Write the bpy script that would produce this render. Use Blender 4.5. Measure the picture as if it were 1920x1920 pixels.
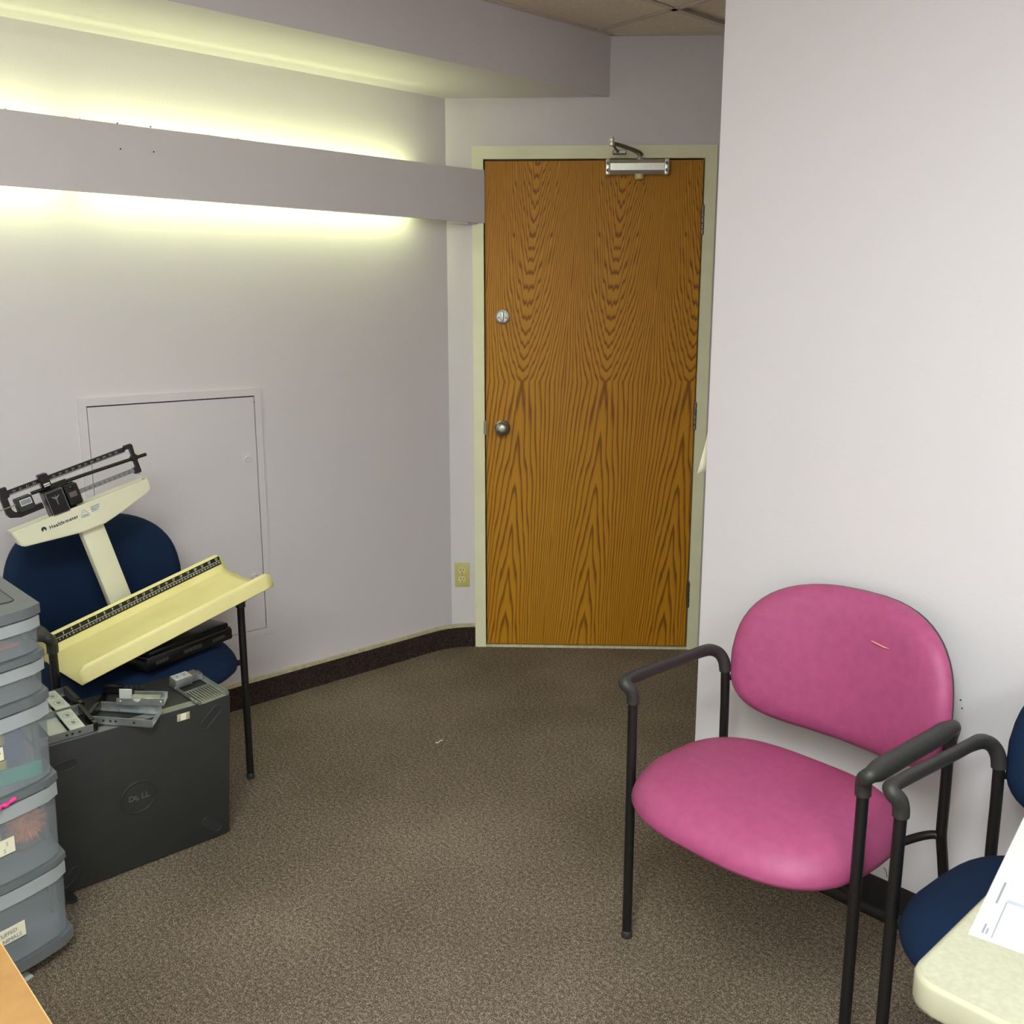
import bpy, bmesh, math, random
from mathutils import Vector, Matrix
random.seed(7)
for o in list(bpy.data.objects): bpy.data.objects.remove(o, do_unlink=True)
scene = bpy.context.scene
C = scene.collection
R = math.radians
S2 = math.sqrt(.5)

# ------------------------------------------------------------------ camera, world, exposure
cd = bpy.data.cameras.new('camera'); cam = bpy.data.objects.new('camera', cd); C.objects.link(cam)
cd.sensor_width = 36; cd.lens = 36 * 1812 / 1920; cd.clip_start = .02; cd.clip_end = 60
cam.location = (0, 0, 1.4547); cam.rotation_euler = (R(90 - 11.83), 0, R(47.35))
cd.dof.use_dof = True; cd.dof.focus_distance = 2.5; cd.dof.aperture_fstop = 11
scene.camera = cam
w = bpy.data.worlds.new('world'); scene.world = w; w.use_nodes = True
w.node_tree.nodes['Background'].inputs[0].default_value = (.8, .82, .9, 1)
w.node_tree.nodes['Background'].inputs[1].default_value = .05
vs = scene.view_settings
vs.view_transform = 'Standard'; vs.look = 'None'; vs.gamma = 1; vs.use_curve_mapping = False
vs.exposure = 0.23
TUBE_STRENGTH = 14.5
TROFFER_STRENGTH = 30.0
FILL_WINDOW_STRENGTH = 3.5

# ------------------------------------------------------------------ colours and materials
def lin(c):
    return tuple((v / 255 / 12.92 if v / 255 <= .04045 else ((v / 255 + .055) / 1.055) ** 2.4) for v in c) + (1,)

class NT:
    def __init__(s, name):
        s.m = bpy.data.materials.new(name); s.m.use_nodes = True; s.t = s.m.node_tree
        s.b = s.t.nodes['Principled BSDF']; s.out = s.t.nodes['Material Output']
    def n(s, typ, **kw):
        n = s.t.nodes.new(typ)
        for k, v in kw.items(): setattr(n, k, v)
        return n
    def l(s, a, b): s.t.links.new(a, b)
    def coord(s, scale=(1, 1, 1), which='Object'):
        tc = s.n('ShaderNodeTexCoord'); mp = s.n('ShaderNodeMapping'); mp.inputs['Scale'].default_value = scale
        s.l(tc.outputs[which], mp.inputs[0]); return mp.outputs[0]
    def noise(s, vec, scale, detail=3, rough=.5):
        n = s.n('ShaderNodeTexNoise'); n.inputs['Scale'].default_value = scale
        n.inputs['Detail'].default_value = detail; n.inputs['Roughness'].default_value = rough
        if vec is not None: s.l(vec, n.inputs['Vector'])
        return n.outputs['Fac']
    def ramp(s, fac, stops):
        r = s.n('ShaderNodeValToRGB'); e = r.color_ramp.elements
        while len(e) < len(stops): e.new(.5)
        for i, (p, c) in enumerate(stops): e[i].position = p; e[i].color = c
        s.l(fac, r.inputs[0]); return r.outputs[0]
    def math(s, op, a, b=None, c=None):
        n = s.n('ShaderNodeMath', operation=op)
        for i, v in enumerate((a, b, c)):
            if v is None: continue
            if isinstance(v, (int, float)): n.inputs[i].default_value = v
            else: s.l(v, n.inputs[i])
        return n.outputs[0]
    def bump(s, h, strength, dist=.001):
        b = s.n('ShaderNodeBump'); b.inputs['Strength'].default_value = strength; b.inputs['Distance'].default_value = dist
        s.l(h, b.inputs['Height']); s.l(b.outputs[0], s.b.inputs['Normal'])

def mat(name, col, rough=.5, metal=0., var=.08, vscale=30, bump=0., bscale=200, spec=.5, coat=0.):
    t = NT(name); c = lin(col)
    v = t.coord()
    n = t.noise(v, vscale)
    d = tuple(max(0, x * (1 - var)) for x in c[:3]) + (1,); u = tuple(min(1, x * (1 + var)) for x in c[:3]) + (1,)
    t.l(t.ramp(n, [(.3, d), (.7, u)]), t.b.inputs['Base Color'])
    t.b.inputs['Roughness'].default_value = rough; t.b.inputs['Metallic'].default_value = metal
    t.b.inputs['Specular IOR Level'].default_value = spec; t.b.inputs['Coat Weight'].default_value = coat
    if bump: t.bump(t.noise(v, bscale, 4), bump)
    return t.m

def wall_paint(name, col):
    t = NT(name); v = t.coord()
    c = lin(col); a = t.noise(v, 1.3, 4)
    t.l(t.ramp(a, [(.3, tuple(x * .975 for x in c[:3]) + (1,)), (.7, c)]), t.b.inputs['Base Color'])
    t.b.inputs['Roughness'].default_value = .55; t.b.inputs['Specular IOR Level'].default_value = .35
    t.bump(t.noise(v, 130, 4, .6), .35, .0012)
    return t.m

def carpet(name, stops, bumpy=.9):
    t = NT(name); v = t.coord()
    a = t.noise(v, 330, 3, .7); b = t.noise(v, 110, 2); c = t.noise(v, 2.2, 3)
    f = t.math('ADD', t.math('MULTIPLY', a, .68), t.math('ADD', t.math('MULTIPLY', b, .22), t.math('MULTIPLY', c, .10)))
    t.l(t.ramp(f, stops), t.b.inputs['Base Color'])
    t.b.inputs['Roughness'].default_value = .95; t.b.inputs['Specular IOR Level'].default_value = .1
    t.bump(a, bumpy, .004)
    return t.m

def oak(name):
    t = NT(name); v = t.coord()
    sp = t.n('ShaderNodeSeparateXYZ'); t.l(v, sp.inputs[0]); x, z = sp.outputs[0], sp.outputs[2]
    # book-matched leaves: mirror about the cathedral centres, which wander a little down the door
    xs = t.math('ADD', x, t.math('MULTIPLY_ADD', z, -.07, .205))
    u = t.math('PINGPONG', xs, .1725)
    cb = t.n('ShaderNodeCombineXYZ'); t.l(u, cb.inputs[0]); t.l(z, cb.inputs[2])
    def nz(sx, sz, detail=2):
        m = t.n('ShaderNodeMapping'); m.inputs['Scale'].default_value = (sx, 1, sz); t.l(cb.outputs[0], m.inputs[0])
        return t.noise(m.outputs[0], 1, detail, .5)
    dz = t.math('SUBTRACT', z, 1.16)
    up = t.math('MULTIPLY', t.math('MAXIMUM', dz, 0), 19)
    dn = t.math('MULTIPLY', t.math('MAXIMUM', t.math('MULTIPLY', dz, -1), 0), 5)
    g = t.math('ADD', t.math('MULTIPLY', u, 20), t.math('MULTIPLY', t.math('POWER', u, 2), 170))
    fade = t.math('SUBTRACT', 1, t.math('POWER', t.math('DIVIDE', u, .1725), 1.6))
    up = t.math('MULTIPLY', up, fade); dn = t.math('MULTIPLY', dn, fade)
    zig = t.math('MULTIPLY', t.math('SUBTRACT', nz(36, 3.0), .5), t.math('MULTIPLY_ADD', t.math('MAXIMUM', dz, 0), 3.6, 1.0))
    slow = t.math('MULTIPLY', t.math('SUBTRACT', nz(9, 1.1), .5), 3.4)
    vv = t.math('ADD', t.math('SUBTRACT', g, t.math('ADD', up, dn)), t.math('ADD', zig, slow))
    fr = t.math('FRACT', t.math('MULTIPLY', vv, 1.0))
    rings = t.ramp(fr, [(0, (.1, .1, .1, 1)), (.5, (.22, .22, .22, 1)), (.78, (1, 1, 1, 1)), (.9, (.7, .7, .7, 1)), (1, (.1, .1, .1, 1))])
    pores = t.noise(t.coord((520, 520, 9)), 1, 3, .6)
    big = t.noise(t.coord((3, 3, .5)), 1, 2)
    f = t.math('ADD', t.math('MULTIPLY', rings, .62), t.math('ADD', t.math('MULTIPLY', pores, .42), t.math('MULTIPLY', big, .12)))
    t.l(t.ramp(f, [(.22, lin((196, 138, 24))), (.5, lin((178, 120, 12))), (.85, lin((124, 74, 2)))]), t.b.inputs['Base Color'])
    t.b.inputs['Roughness'].default_value = .5; t.b.inputs['Specular IOR Level'].default_value = .3
    t.bump(f, .12, .0006)
    return t.m

def frosted(name, col, alpha):
    t = NT(name); c = lin(col)
    t.b.inputs['Base Color'].default_value = c; t.b.inputs['Roughness'].default_value = .35
    n = t.noise(t.coord(), 14, 2)
    t.l(t.ramp(n, [(.3, tuple(x * .95 for x in c[:3]) + (1,)), (.7, c)]), t.b.inputs['Base Color'])
    tr = t.n('ShaderNodeBsdfTransparent'); tr.inputs[0].default_value = (.93, .95, .97, 1)
    mx = t.n('ShaderNodeMixShader'); mx.inputs[0].default_value = alpha
    t.l(tr.outputs[0], mx.inputs[1]); t.l(t.b.outputs[0], mx.inputs[2]); t.l(mx.outputs[0], t.out.inputs[0])
    return t.m

def emit(name, col, strength):
    t = NT(name); e = t.n('ShaderNodeEmission'); e.inputs[0].default_value = col; e.inputs[1].default_value = strength
    t.l(e.outputs[0], t.out.inputs[0]); return t.m

M = dict(
    wall=wall_paint('lavender_paint', (214, 208, 213)),
    floor=carpet('brown_carpet', [(.36, lin((52, 43, 37))), (.50, lin((112, 99, 86))), (.62, lin((190, 173, 154)))]),
    base=carpet('dark_carpet_base', [(.36, lin((30, 22, 22))), (.52, lin((60, 48, 46))), (.66, lin((108, 94, 88)))]),
    caulk=mat('beige_caulk', (190, 180, 150), .6, var=.18, vscale=60, bump=.3, bscale=90),
    tile=mat('ceiling_tile', (232, 220, 202), .95, var=.07, vscale=90, bump=.6, bscale=260, spec=.1),
    tee=mat('ceiling_tee', (206, 194, 182), .5, var=.03),
    frame=mat('cream_frame_paint', (228, 226, 194), .45, var=.05, vscale=8, bump=.1),
    oak=oak('oak_veneer'),
    dark_gap=mat('dark_gap', (16, 12, 8), .9, var=.1),
    steel=mat('brushed_steel', (150, 147, 140), .34, 1., var=.06, vscale=60),
    bronze=mat('closer_grey_metal', (126, 118, 104), .4, .9, var=.06),
    alum=mat('satin_aluminium', (214, 214, 206), .36, .85, var=.04, vscale=80),
    ivory=mat('ivory_plastic', (196, 184, 112), .4, var=.04),
    ivory2=mat('light_ivory_plastic', (212, 204, 148), .4, var=.04),
    black=mat('black_metal', (17, 16, 17), .42, var=.2, vscale=60),
    rubber=mat('black_rubber', (44, 43, 42), .5, var=.12, vscale=50, bump=.1),
    vinyl=mat('black_vinyl_base', (13, 12, 13), .5, var=.2),
    pink=mat('pink_vinyl', (164, 74, 117), .48, var=.07, vscale=45, bump=.55, bscale=520, spec=.4),
    pinktear=mat('torn_pink_foam', (224, 150, 130), .9, var=.1),
    navy=mat('navy_fabric', (15, 34, 62), .85, var=.14, vscale=300, bump=.6, bscale=600, spec=.2),
    shell=mat('black_plastic', (20, 20, 21), .5, var=.15),
    cream=mat('cream_enamel', (236, 226, 160), .38, var=.03, vscale=12),
    white_en=mat('off_white_enamel', (214, 212, 188), .4, var=.03, vscale=12),
    print_blue=mat('blue_print', (44, 120, 150), .6, var=.05),
    print_navy=mat('navy_print', (26, 40, 60), .6, var=.05),
    print_white=mat('white_print', (222, 222, 214), .6, var=.03),
    print_dark=mat('dark_print', (30, 30, 30), .6, var=.05),
    print_grey=mat('grey_print', (128, 132, 146), .7, var=.05),
    gloss=mat('gloss_black', (11, 11, 12), .28, var=.2),
    silver_bar=mat('beam_metal', (150, 150, 148), .4, .7, var=.05),
    tower=mat('charcoal_steel', (50, 51, 51), .48, .15, var=.06, vscale=20, bump=.08, bscale=500),
    towertop=mat('charcoal_plastic', (42, 42, 43), .6, var=.1),
    galv=mat('galvanised_steel', (158, 162, 162), .38, .75, var=.12, vscale=45),
    galv2=mat('bright_steel_plate', (206, 210, 204), .42, .35, var=.05, vscale=30),
    frost=frosted('frosted_plastic', (180, 186, 190), .24),
    frost2=frosted('frosted_plastic_rim', (200, 204, 206), .5),
    greyp=mat('grey_cart_plastic', (104, 108, 112), .45, var=.05),
    label=mat('cream_label', (226, 220, 196), .7, var=.03),
    cardboard=mat('cardboard', (176, 132, 80), .85, var=.08, vscale=25, bump=.15, bscale=120),
    cardedge=mat('cardboard_edge', (226, 192, 136), .9, var=.1, vscale=200),
    laminate=None,
    tedge=mat('table_edge_band', (168, 165, 142), .5, var=.03),
    paper=mat('white_paper', (200, 202, 200), .8, var=.01),
    tape=mat('aged_tape', (176, 168, 140), .5, var=.25, vscale=80),
    scuff=mat('scuff_grey', (120, 112, 112), .8, var=.2),
)
t = NT('speckled_laminate'); vv = t.coord(); n1 = t.noise(vv, 130, 4, .65)
t.l(t.ramp(n1, [(.35, lin((163, 161, 141))), (.5, lin((169, 167, 147))), (.65, lin((176, 174, 156)))]), t.b.inputs['Base Color'])
t.b.inputs['Roughness'].default_value = .4
M['laminate'] = t.m
def cm(name, col, **k):
    if name not in M: M[name] = mat(name, col, **k)
    return M[name]

# ------------------------------------------------------------------ mesh helpers
def B(): return bmesh.new()
def box(bm, lo, hi, mt=None):
    vs = [bm.verts.new((x, y, z)) for x in (lo[0], hi[0]) for y in (lo[1], hi[1]) for z in (lo[2], hi[2])]
    if mt is not None:
        for v in vs: v.co = mt @ v.co
    for f in ((0, 1, 3, 2), (4, 6, 7, 5), (0, 4, 5, 1), (2, 3, 7, 6), (0, 2, 6, 4), (1, 5, 7, 3)):
        bm.faces.new([vs[i] for i in f])
    return vs
def rbox(bm, lo, hi, r=.004, seg=2, mt=None):
    b = B(); box(b, lo, hi); bmesh.ops.recalc_face_normals(b, faces=b.faces)
    bmesh.ops.bevel(b, geom=b.edges[:], offset=r, segments=seg, profile=.5, affect='EDGES')
    merge(bm, b, mt)
def merge(bm, b, mt=None):
    mp = {}
    for v in b.verts: mp[v] = bm.verts.new(mt @ v.co if mt is not None else v.co)
    for f in b.faces:
        try: bm.faces.new([mp[v] for v in f.verts])
        except ValueError: pass
    b.free()
def prism(bm, pts, lo, hi, axis=2, mt=None):
    def P(p, h):
        q = {2: (p[0], p[1], h), 1: (p[0], h, p[1]), 0: (h, p[0], p[1])}[axis]
        return mt @ Vector(q) if mt is not None else q
    a = [bm.verts.new(P(p, lo)) for p in pts]; b = [bm.verts.new(P(p, hi)) for p in pts]
    n = len(pts)
    bm.faces.new(a[::-1]); bm.faces.new(b)
    for i in range(n): bm.faces.new((a[i], a[(i + 1) % n], b[(i + 1) % n], b[i]))
def smooth_path(pts, k=6):
    pts = [Vector(p) for p in pts]; out = []
    for i in range(len(pts) - 1):
        p0 = pts[max(i - 1, 0)]; p1 = pts[i]; p2 = pts[i + 1]; p3 = pts[min(i + 2, len(pts) - 1)]
        for j in range(k):
            s = j / k
            out.append(.5 * ((2 * p1) + (p2 - p0) * s + (2 * p0 - 5 * p1 + 4 * p2 - p3) * s * s + (3 * p1 - p0 - 3 * p2 + p3) * s ** 3))
    out.append(pts[-1]); return out
def tube(bm, pts, r, seg=12, ry=None, ref=None, caps=True):
    """r scalar or list; ry = second radius for an oval section, whose wide side lies along ref x tangent"""
    pts = [Vector(p) for p in pts]; n = len(pts); rings = []; prev = None
    for i, p in enumerate(pts):
        tg = (pts[min(i + 1, n - 1)] - pts[max(i - 1, 0)]).normalized()
        if prev is None:
            a = Vector(ref) if ref else (Vector((0, 0, 1)) if abs(tg.z) < .9 else Vector((1, 0, 0)))
        else: a = prev
        u = (a - tg * a.dot(tg)).normalized(); v = tg.cross(u); prev = u
        ra = r[i] if isinstance(r, (list, tuple)) else r
        rb = (ry[i] if isinstance(ry, (list, tuple)) else ry) if ry is not None else ra
        rings.append([bm.verts.new(p + u * ra * math.cos(2 * math.pi * k / seg) + v * rb * math.sin(2 * math.pi * k / seg)) for k in range(seg)])
    for i in range(n - 1):
        for k in range(seg):
            bm.faces.new((rings[i][k], rings[i][(k + 1) % seg], rings[i + 1][(k + 1) % seg], rings[i + 1][k]))
    if caps: bm.faces.new(rings[0][::-1]); bm.faces.new(rings[-1])
def closed_tube(bm, pts, r, seg=8):
    pts = [Vector(p) for p in pts]; n = len(pts); rings = []
    nrm = sum(((pts[i] - pts[0]).cross(pts[(i + 1) % n] - pts[0]) for i in range(n)), Vector()).normalized()
    for i, p in enumerate(pts):
        tg = (pts[(i + 1) % n] - pts[i - 1]).normalized(); v = tg.cross(nrm)
        rings.append([bm.verts.new(p + nrm * r * math.cos(2 * math.pi * k / seg) + v * r * math.sin(2 * math.pi * k / seg)) for k in range(seg)])
    for i in range(n):
        for k in range(seg):
            bm.faces.new((rings[i][k], rings[i][(k + 1) % seg], rings[(i + 1) % n][(k + 1) % seg], rings[(i + 1) % n][k]))
def lathe(bm, prof, seg=24, mt=None):
    rings = []
    for r, h in prof:
        rings.append([bm.verts.new((mt or Matrix()) @ Vector((r * math.cos(2 * math.pi * k / seg), r * math.sin(2 * math.pi * k / seg), h))) for k in range(seg)])
    for i in range(len(rings) - 1):
        for k in range(seg): bm.faces.new((rings[i][k], rings[i][(k + 1) % seg], rings[i + 1][(k + 1) % seg], rings[i + 1][k]))
    bm.faces.new(rings[0][::-1]); bm.faces.new(rings[-1])
def rrect(x0, y0, x1, y1, r, k=5):
    out = []
    for cx, cy, a in ((x1 - r, y1 - r, 0), (x0 + r, y1 - r, 90), (x0 + r, y0 + r, 180), (x1 - r, y0 + r, 270)):
        for i in range(k + 1): out.append((cx + r * math.cos(R(a + 90 * i / k)), cy + r * math.sin(R(a + 90 * i / k))))
    return out
def obj(name, bm, m, parent=None, smooth=True, angle=38, label=None):
    bmesh.ops.recalc_face_normals(bm, faces=bm.faces)
    me = bpy.data.meshes.new(name); bm.to_mesh(me); bm.free()
    me.materials.append(M[m] if isinstance(m, str) else m)
    if smooth:
        me.polygons.foreach_set('use_smooth', [True] * len(me.polygons)); me.set_sharp_from_angle(angle=R(angle))
    o = bpy.data.objects.new(name, me); C.objects.link(o)
    if parent is not None: o.parent = parent
    if label: o['label'] = label
    return o
def tag(o, label, cat, group=None):
    o['label'] = label; o['category'] = cat
    if group: o['group'] = group
    return o
def thing(name, label, cat, loc=(0, 0, 0), rot=(0, 0, 0), group=None, mw=None):
    o = bpy.data.objects.new(name, None); C.objects.link(o); o.empty_display_size = .05
    if mw is not None:
        l, q, s = mw.decompose(); o.location = l; o.rotation_euler = q.to_euler()
    else: o.location = loc; o.rotation_euler = rot
    return tag(o, label, cat, group)
def struct(name, bm, m, parent=None, **k):
    o = obj(name, bm, m, parent, **k)
    if parent is None: o['kind'] = 'structure'
    return o
def place(o, loc, rot=(0, 0, 0)): o.location = loc; o.rotation_euler = rot; return o
def text_bm(bm, s, size, mt, depth=.0003, align='LEFT', shear=0., space=1., bold=0.):
    cu = bpy.data.curves.new('t', 'FONT'); cu.body = s; cu.size = size; cu.extrude = depth; cu.align_x = align; cu.resolution_u = 2
    cu.shear = shear; cu.space_character = space; cu.offset = bold
    o = bpy.data.objects.new('t', cu); C.objects.link(o)
    dg = bpy.context.evaluated_depsgraph_get(); dg.update()
    me = bpy.data.meshes.new_from_object(o.evaluated_get(dg))
    b = B(); b.from_mesh(me); merge(bm, b, mt)
    bpy.data.objects.remove(o); bpy.data.curves.remove(cu); bpy.data.meshes.remove(me)
def basis(o, ex, ey, ez):
    return Matrix(((ex[0], ey[0], ez[0], o[0]), (ex[1], ey[1], ez[1], o[1]), (ex[2], ey[2], ez[2], o[2]), (0, 0, 0, 1)))
FRONT = basis((0, 0, 0), (1, 0, 0), (0, 0, 1), (0, -1, 0))    # text drawn in XY put on an XZ face that looks towards -Y

# ------------------------------------------------------------------ room shell
XL, YR, ZC = -3.17, 2.10, 2.492
XE, YB, XB = -1.517, -2.6, 2.4           # free end of the right wall, wall behind the camera, far right wall
DX = 5.7305                              # the door wall runs along y = x + DX
cx, cy = XL, XL + DX                     # corner of left wall and door wall
bm = B(); prism(bm, [(XL - .1, YB - .1), (XB + .1, YB - .1), (XB + .1, 4.5), (XL - .1, 4.5)], -.1, 0); struct('floor', bm, 'floor', smooth=False)
bm = B(); box(bm, (XL - .12, YB, 0), (XL, cy + .02, ZC + .02)); struct('wall_left', bm, 'wall', smooth=False)
# door wall in its own frame: local x along the wall, local y into the wall
DW = Matrix.Translation((S2 * -4.052, -S2 * -4.052, 0)) @ Matrix.Rotation(R(45), 4, 'Z')
SA, SB = (cx + cy) * S2, (XE + XE + DX) * S2
J0, J1, JT = -.2806, .5976, 2.040
bm = B()
box(bm, (SA - .02, 0, 0), (J0 - .02, .12, ZC + .02)); box(bm, (J1 + .02, 0, 0), (SB + .05, .12, ZC + .02)); box(bm, (J0 - .02, 0, JT + .02), (J1 + .02, .12, ZC + .02))
wd = struct('wall_door', bm, 'wall', smooth=False); wd.matrix_world = DW
bm = B(); box(bm, (XE, YR, 0), (XB, YR + 2.25, ZC + .02)); wall_right = struct('wall_right', bm, 'wall', smooth=False)
bm = B(); box(bm, (XL, YB - .12, 0), (XB, YB, ZC + .02)); struct('wall_back', bm, 'wall', smooth=False)
bm = B(); box(bm, (XB, YB, 0), (XB + .12, YR, ZC + .02)); struct('wall_side', bm, 'wall', smooth=False)
for i, (x, z) in enumerate(((-.808, .605), (-.803, .587))):
    bm = B(); lathe(bm, [(.0022, 0), (.0018, .0006)], 8, basis((x, YR, z), (1, 0, 0), (0, 0, 1), (0, -1, 0))); obj('scuff_mark', bm, 'print_dark', wall_right)
bm = B(); tube(bm, smooth_path([(-.948, YR, .128), (-.943, YR, .125), (-.939, YR, .116), (-.938, YR, .107)]), .0012, 6); obj('scuff_mark', bm, 'scuff', wall_right)

# unseen glowing window, added behind the camera to brighten the right wall
win = bpy.data.objects.new('fill_window_1', None); C.objects.link(win); win['kind'] = 'structure'; win.location = (.5, YB, 1.5)
EM_W = emit('fill_window_glow', (.97, .985, 1.0, 1), FILL_WINDOW_STRENGTH)
for lo, hi in (((-1.1, -.66), (1.1, -.60)), ((-1.1, .60), (1.1, .66)), ((-1.1, -.60), (-1.04, .60)), ((1.04, -.60), (1.1, .60)), ((-.02, -.60), (.02, .60))):
    bm = B(); box(bm, (lo[0], .001, lo[1]), (hi[0], .05, hi[1])); obj('fill_window_frame', bm, 'frame', win, smooth=False)
for x0, x1 in ((-1.04, -.02), (.02, 1.04)):
    bm = B(); box(bm, (x0, .004, -.60), (x1, .012, .60)); obj('fill_window_pane', bm, EM_W, win, smooth=False)

# soffit over the left wall, down to 2.27 m
XS = -2.712
bm = B(); prism(bm, [(XL, YB), (XS, YB), (XS, XS + DX), (XL, cy)], 2.27, ZC + .03); o = struct('wall_soffit', bm, 'wall', smooth=False)

# suspended ceiling: tees and tiles
bm = B(); box(bm, (XL - .1, YB - .1, ZC + .075), (XB + .1, 4.5, ZC + .12)); ceiling = struct('ceiling', bm, 'dark_gap', smooth=False)
gx = [-2.946 + .61 * i for i in range(10)]; gy = [2.932 - 1.22 * i for i in range(-2, 6)]
TROFFERS = {(4, 4), (7, 4), (5, 5)}
tee_w = .012
def clip_quad(x0, x1, y0, y1):
    """keep the part of a ceiling cell inside the room: right of the soffit, in front of the door wall"""
    x0 = max(x0, XS + .002); x1 = min(x1, XB); y0 = max(y0, YB)
    if x1 - x0 < .02: return None
    pts = [(x0, y0), (x1, y0), (x1, y1), (x0, y1)]; out = []
    f = lambda p: p[0] + DX - .004 - p[1]
    for i in range(4):
        a, b = pts[i], pts[(i + 1) % 4]; fa, fb = f(a), f(b)
        if fa >= 0: out.append(a)
        if fa * fb < 0: s = fa / (fa - fb); out.append((a[0] + (b[0] - a[0]) * s, a[1] + (b[1] - a[1]) * s))
    return out if len(out) > 2 else None
for i in range(len(gx) - 1):
    for j in range(len(gy) - 1):
        if (i, j) in TROFFERS: continue
        q = clip_quad(gx[i] + .004, gx[i + 1] - .004, gy[j + 1] + .004, gy[j] - .004)
        if not q or (gx[i] > XE + .02 and gy[j + 1] > YR): continue
        bm = B(); up = .012 if (i, j) == (1, 1) else 0
        prism(bm, q, ZC + .003 + up, ZC + .018 + up); obj('ceiling_tile', bm, 'tile', ceiling, smooth=False)
for x in gx[1:]:
    ye = min(x + DX, 4.2) if x < XE else YR
    bm = B(); box(bm, (x - tee_w, YB, ZC - .0015), (x + tee_w, ye, ZC + .001)); box(bm, (x - .001, YB, ZC), (x + .001, ye, ZC + .03)); obj('ceiling_tee', bm, 'tee', ceiling, smooth=False)
for y in gy:
    if y < YB or y > 4.1: continue
    xa = max(XS, y - DX); xb = XB if y < YR else XE
    if xb - xa < .05: continue
    bm = B(); box(bm, (xa, y - tee_w, ZC - .0015), (xb, y + tee_w, ZC + .001)); obj('ceiling_tee', bm, 'tee', ceiling, smooth=False)
bm = B(); box(bm, (XS, YB, ZC - .002), (XS + .022, XS + DX, ZC + .002)); obj('wall_angle', bm, 'tee', ceiling, smooth=False)
bm = B(); s0 = (XS + XS + DX) * S2; box(bm, (s0, -.022, ZC - .002), (SB, 0, ZC + .002)); o = obj('wall_angle', bm, 'tee', ceiling, smooth=False); o.matrix_world = DW

# ceiling troffers behind and above the camera
EM_T = emit('troffer_glow', (.91, 1.0, .95, 1), TROFFER_STRENGTH)
for k, (i, j) in enumerate(sorted(TROFFERS)):
    x0, x1, y0, y1 = gx[i] + .006, gx[i + 1] - .006, gy[j + 1] + .006, gy[j] - .006
    lab = ['recessed fluorescent ceiling light in the middle of the room', 'recessed fluorescent ceiling light near the back wall', 'recessed fluorescent ceiling light near the side wall']
    t = thing('ceiling_light', lab[k], 'ceiling light', ((x0 + x1) / 2, (y0 + y1) / 2, ZC), group='recessed fluorescent ceiling lights')
    hx, hy = (x1 - x0) / 2, (y1 - y0) / 2
    bm = B()
    for lo, hi in (((-hx, -hy), (hx, -hy + .03)), ((-hx, hy - .03), (hx, hy)), ((-hx, -hy + .03), (-hx + .03, hy - .03)), ((hx - .03, -hy + .03), (hx, hy - .03))):
        box(bm, (lo[0], lo[1], .002), (hi[0], hi[1], .03))
    obj('frame', bm, 'tee', t, smooth=False)
    bm = B(); box(bm, (-hx + .03, -hy + .03, .008), (hx - .03, hy - .03, .012)); obj('diffuser', bm, EM_T, t, smooth=False)

# carpet baseboard on the left and door walls with a rounded corner and a caulk line on top
def base_path(off):
    c0 = Vector((cx + off, YB + .02)); 
    d1 = Vector((0, 1)); d2 = Vector((S2, S2))
    k = Vector((cx + off, cx + off + (DX - off * math.sqrt(2))))      # corner of the two offset lines
    rr = .11; a = k - d1 * rr; b = k + d2 * rr
    pts = [c0, a]
    for i in range(1, 8):
        s = i / 8; pts.append(a * (1 - s) ** 2 + k * 2 * s * (1 - s) + b * s * s)
    pts.append(b)
    e = Vector((S2 * -4.052, S2 * 4.052)) + d2 * (-.3277) + Vector((S2, -S2)) * off
    pts.append(e); return pts
def strip(bm, inner, outer, z0, z1):
    prev = None
    for a, b in zip(inner, outer):
        q = [bm.verts.new((*a, z0)), bm.verts.new((*b, z0)), bm.verts.new((*b, z1)), bm.verts.new((*a, z1))]
        if prev:
            for i in range(4): bm.faces.new((prev[i], prev[(i + 1) % 4], q[(i + 1) % 4], q[i]))
        else: bm.faces.new(q)
        prev = q
    bm.faces.new(prev[::-1])
bm = B(); strip(bm, base_path(.001), base_path(.010), 0, .091); bl = struct('baseboard_left', bm, 'base', smooth=False)
bm = B(); strip(bm, base_path(.001), base_path(.0125), .091, .104); obj('caulk_edge', bm, 'caulk', bl, smooth=False)
# black vinyl cove base on the right wall
prof = [(0, .098), (-.003, .099), (-.0045, .095), (-.0045, .02), (-.008, .008), (-.022, .003), (-.022, 0), (0, 0)]
bm = B(); prism(bm, [(YR + a, b) for a, b in prof], XE, XB, axis=0); struct('baseboard_right', bm, 'vinyl', angle=60)
bm = B(); prism(bm, [(XE - a * -1, b) for a, b in prof], YR, 4.1, axis=1); struct('baseboard_passage', bm, 'vinyl', angle=60)

# ------------------------------------------------------------------ door
door = bpy.data.objects.new('door_1', None); C.objects.link(door); door['kind'] = 'structure'
door.location = DW.to_translation(); door.rotation_euler = (0, 0, R(45))
O0, O1, OT = -.3265, .6435, 2.089
fy = -.014
def jamb(pts):
    bm = B(); prism(bm, pts, fy, .10, axis=1); return bm
b1 = B(); prism(b1, [(O0, 0), (J0, 0), (J0, JT), (O0, OT)], fy, .11, axis=1)
bmesh.ops.recalc_face_normals(b1, faces=b1.faces)
obj('door_frame_side', b1, 'frame', door, smooth=False)
b1 = B(); prism(b1, [(J1, 0), (O1, 0), (O1, OT), (J1, JT)], fy, .11, axis=1); obj('door_frame_side', b1, 'frame', door, smooth=False)
b1 = B(); prism(b1, [(J0, JT), (J1, JT), (O1, OT), (O0, OT)], fy, .11, axis=1); obj('door_frame_head', b1, 'frame', door, smooth=False)
bm = B(); box(bm, (J0 - .005, .055, 0), (J1 + .005, .10, JT + .005)); obj('door_stop', bm, 'dark_gap', door, smooth=False)
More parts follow.
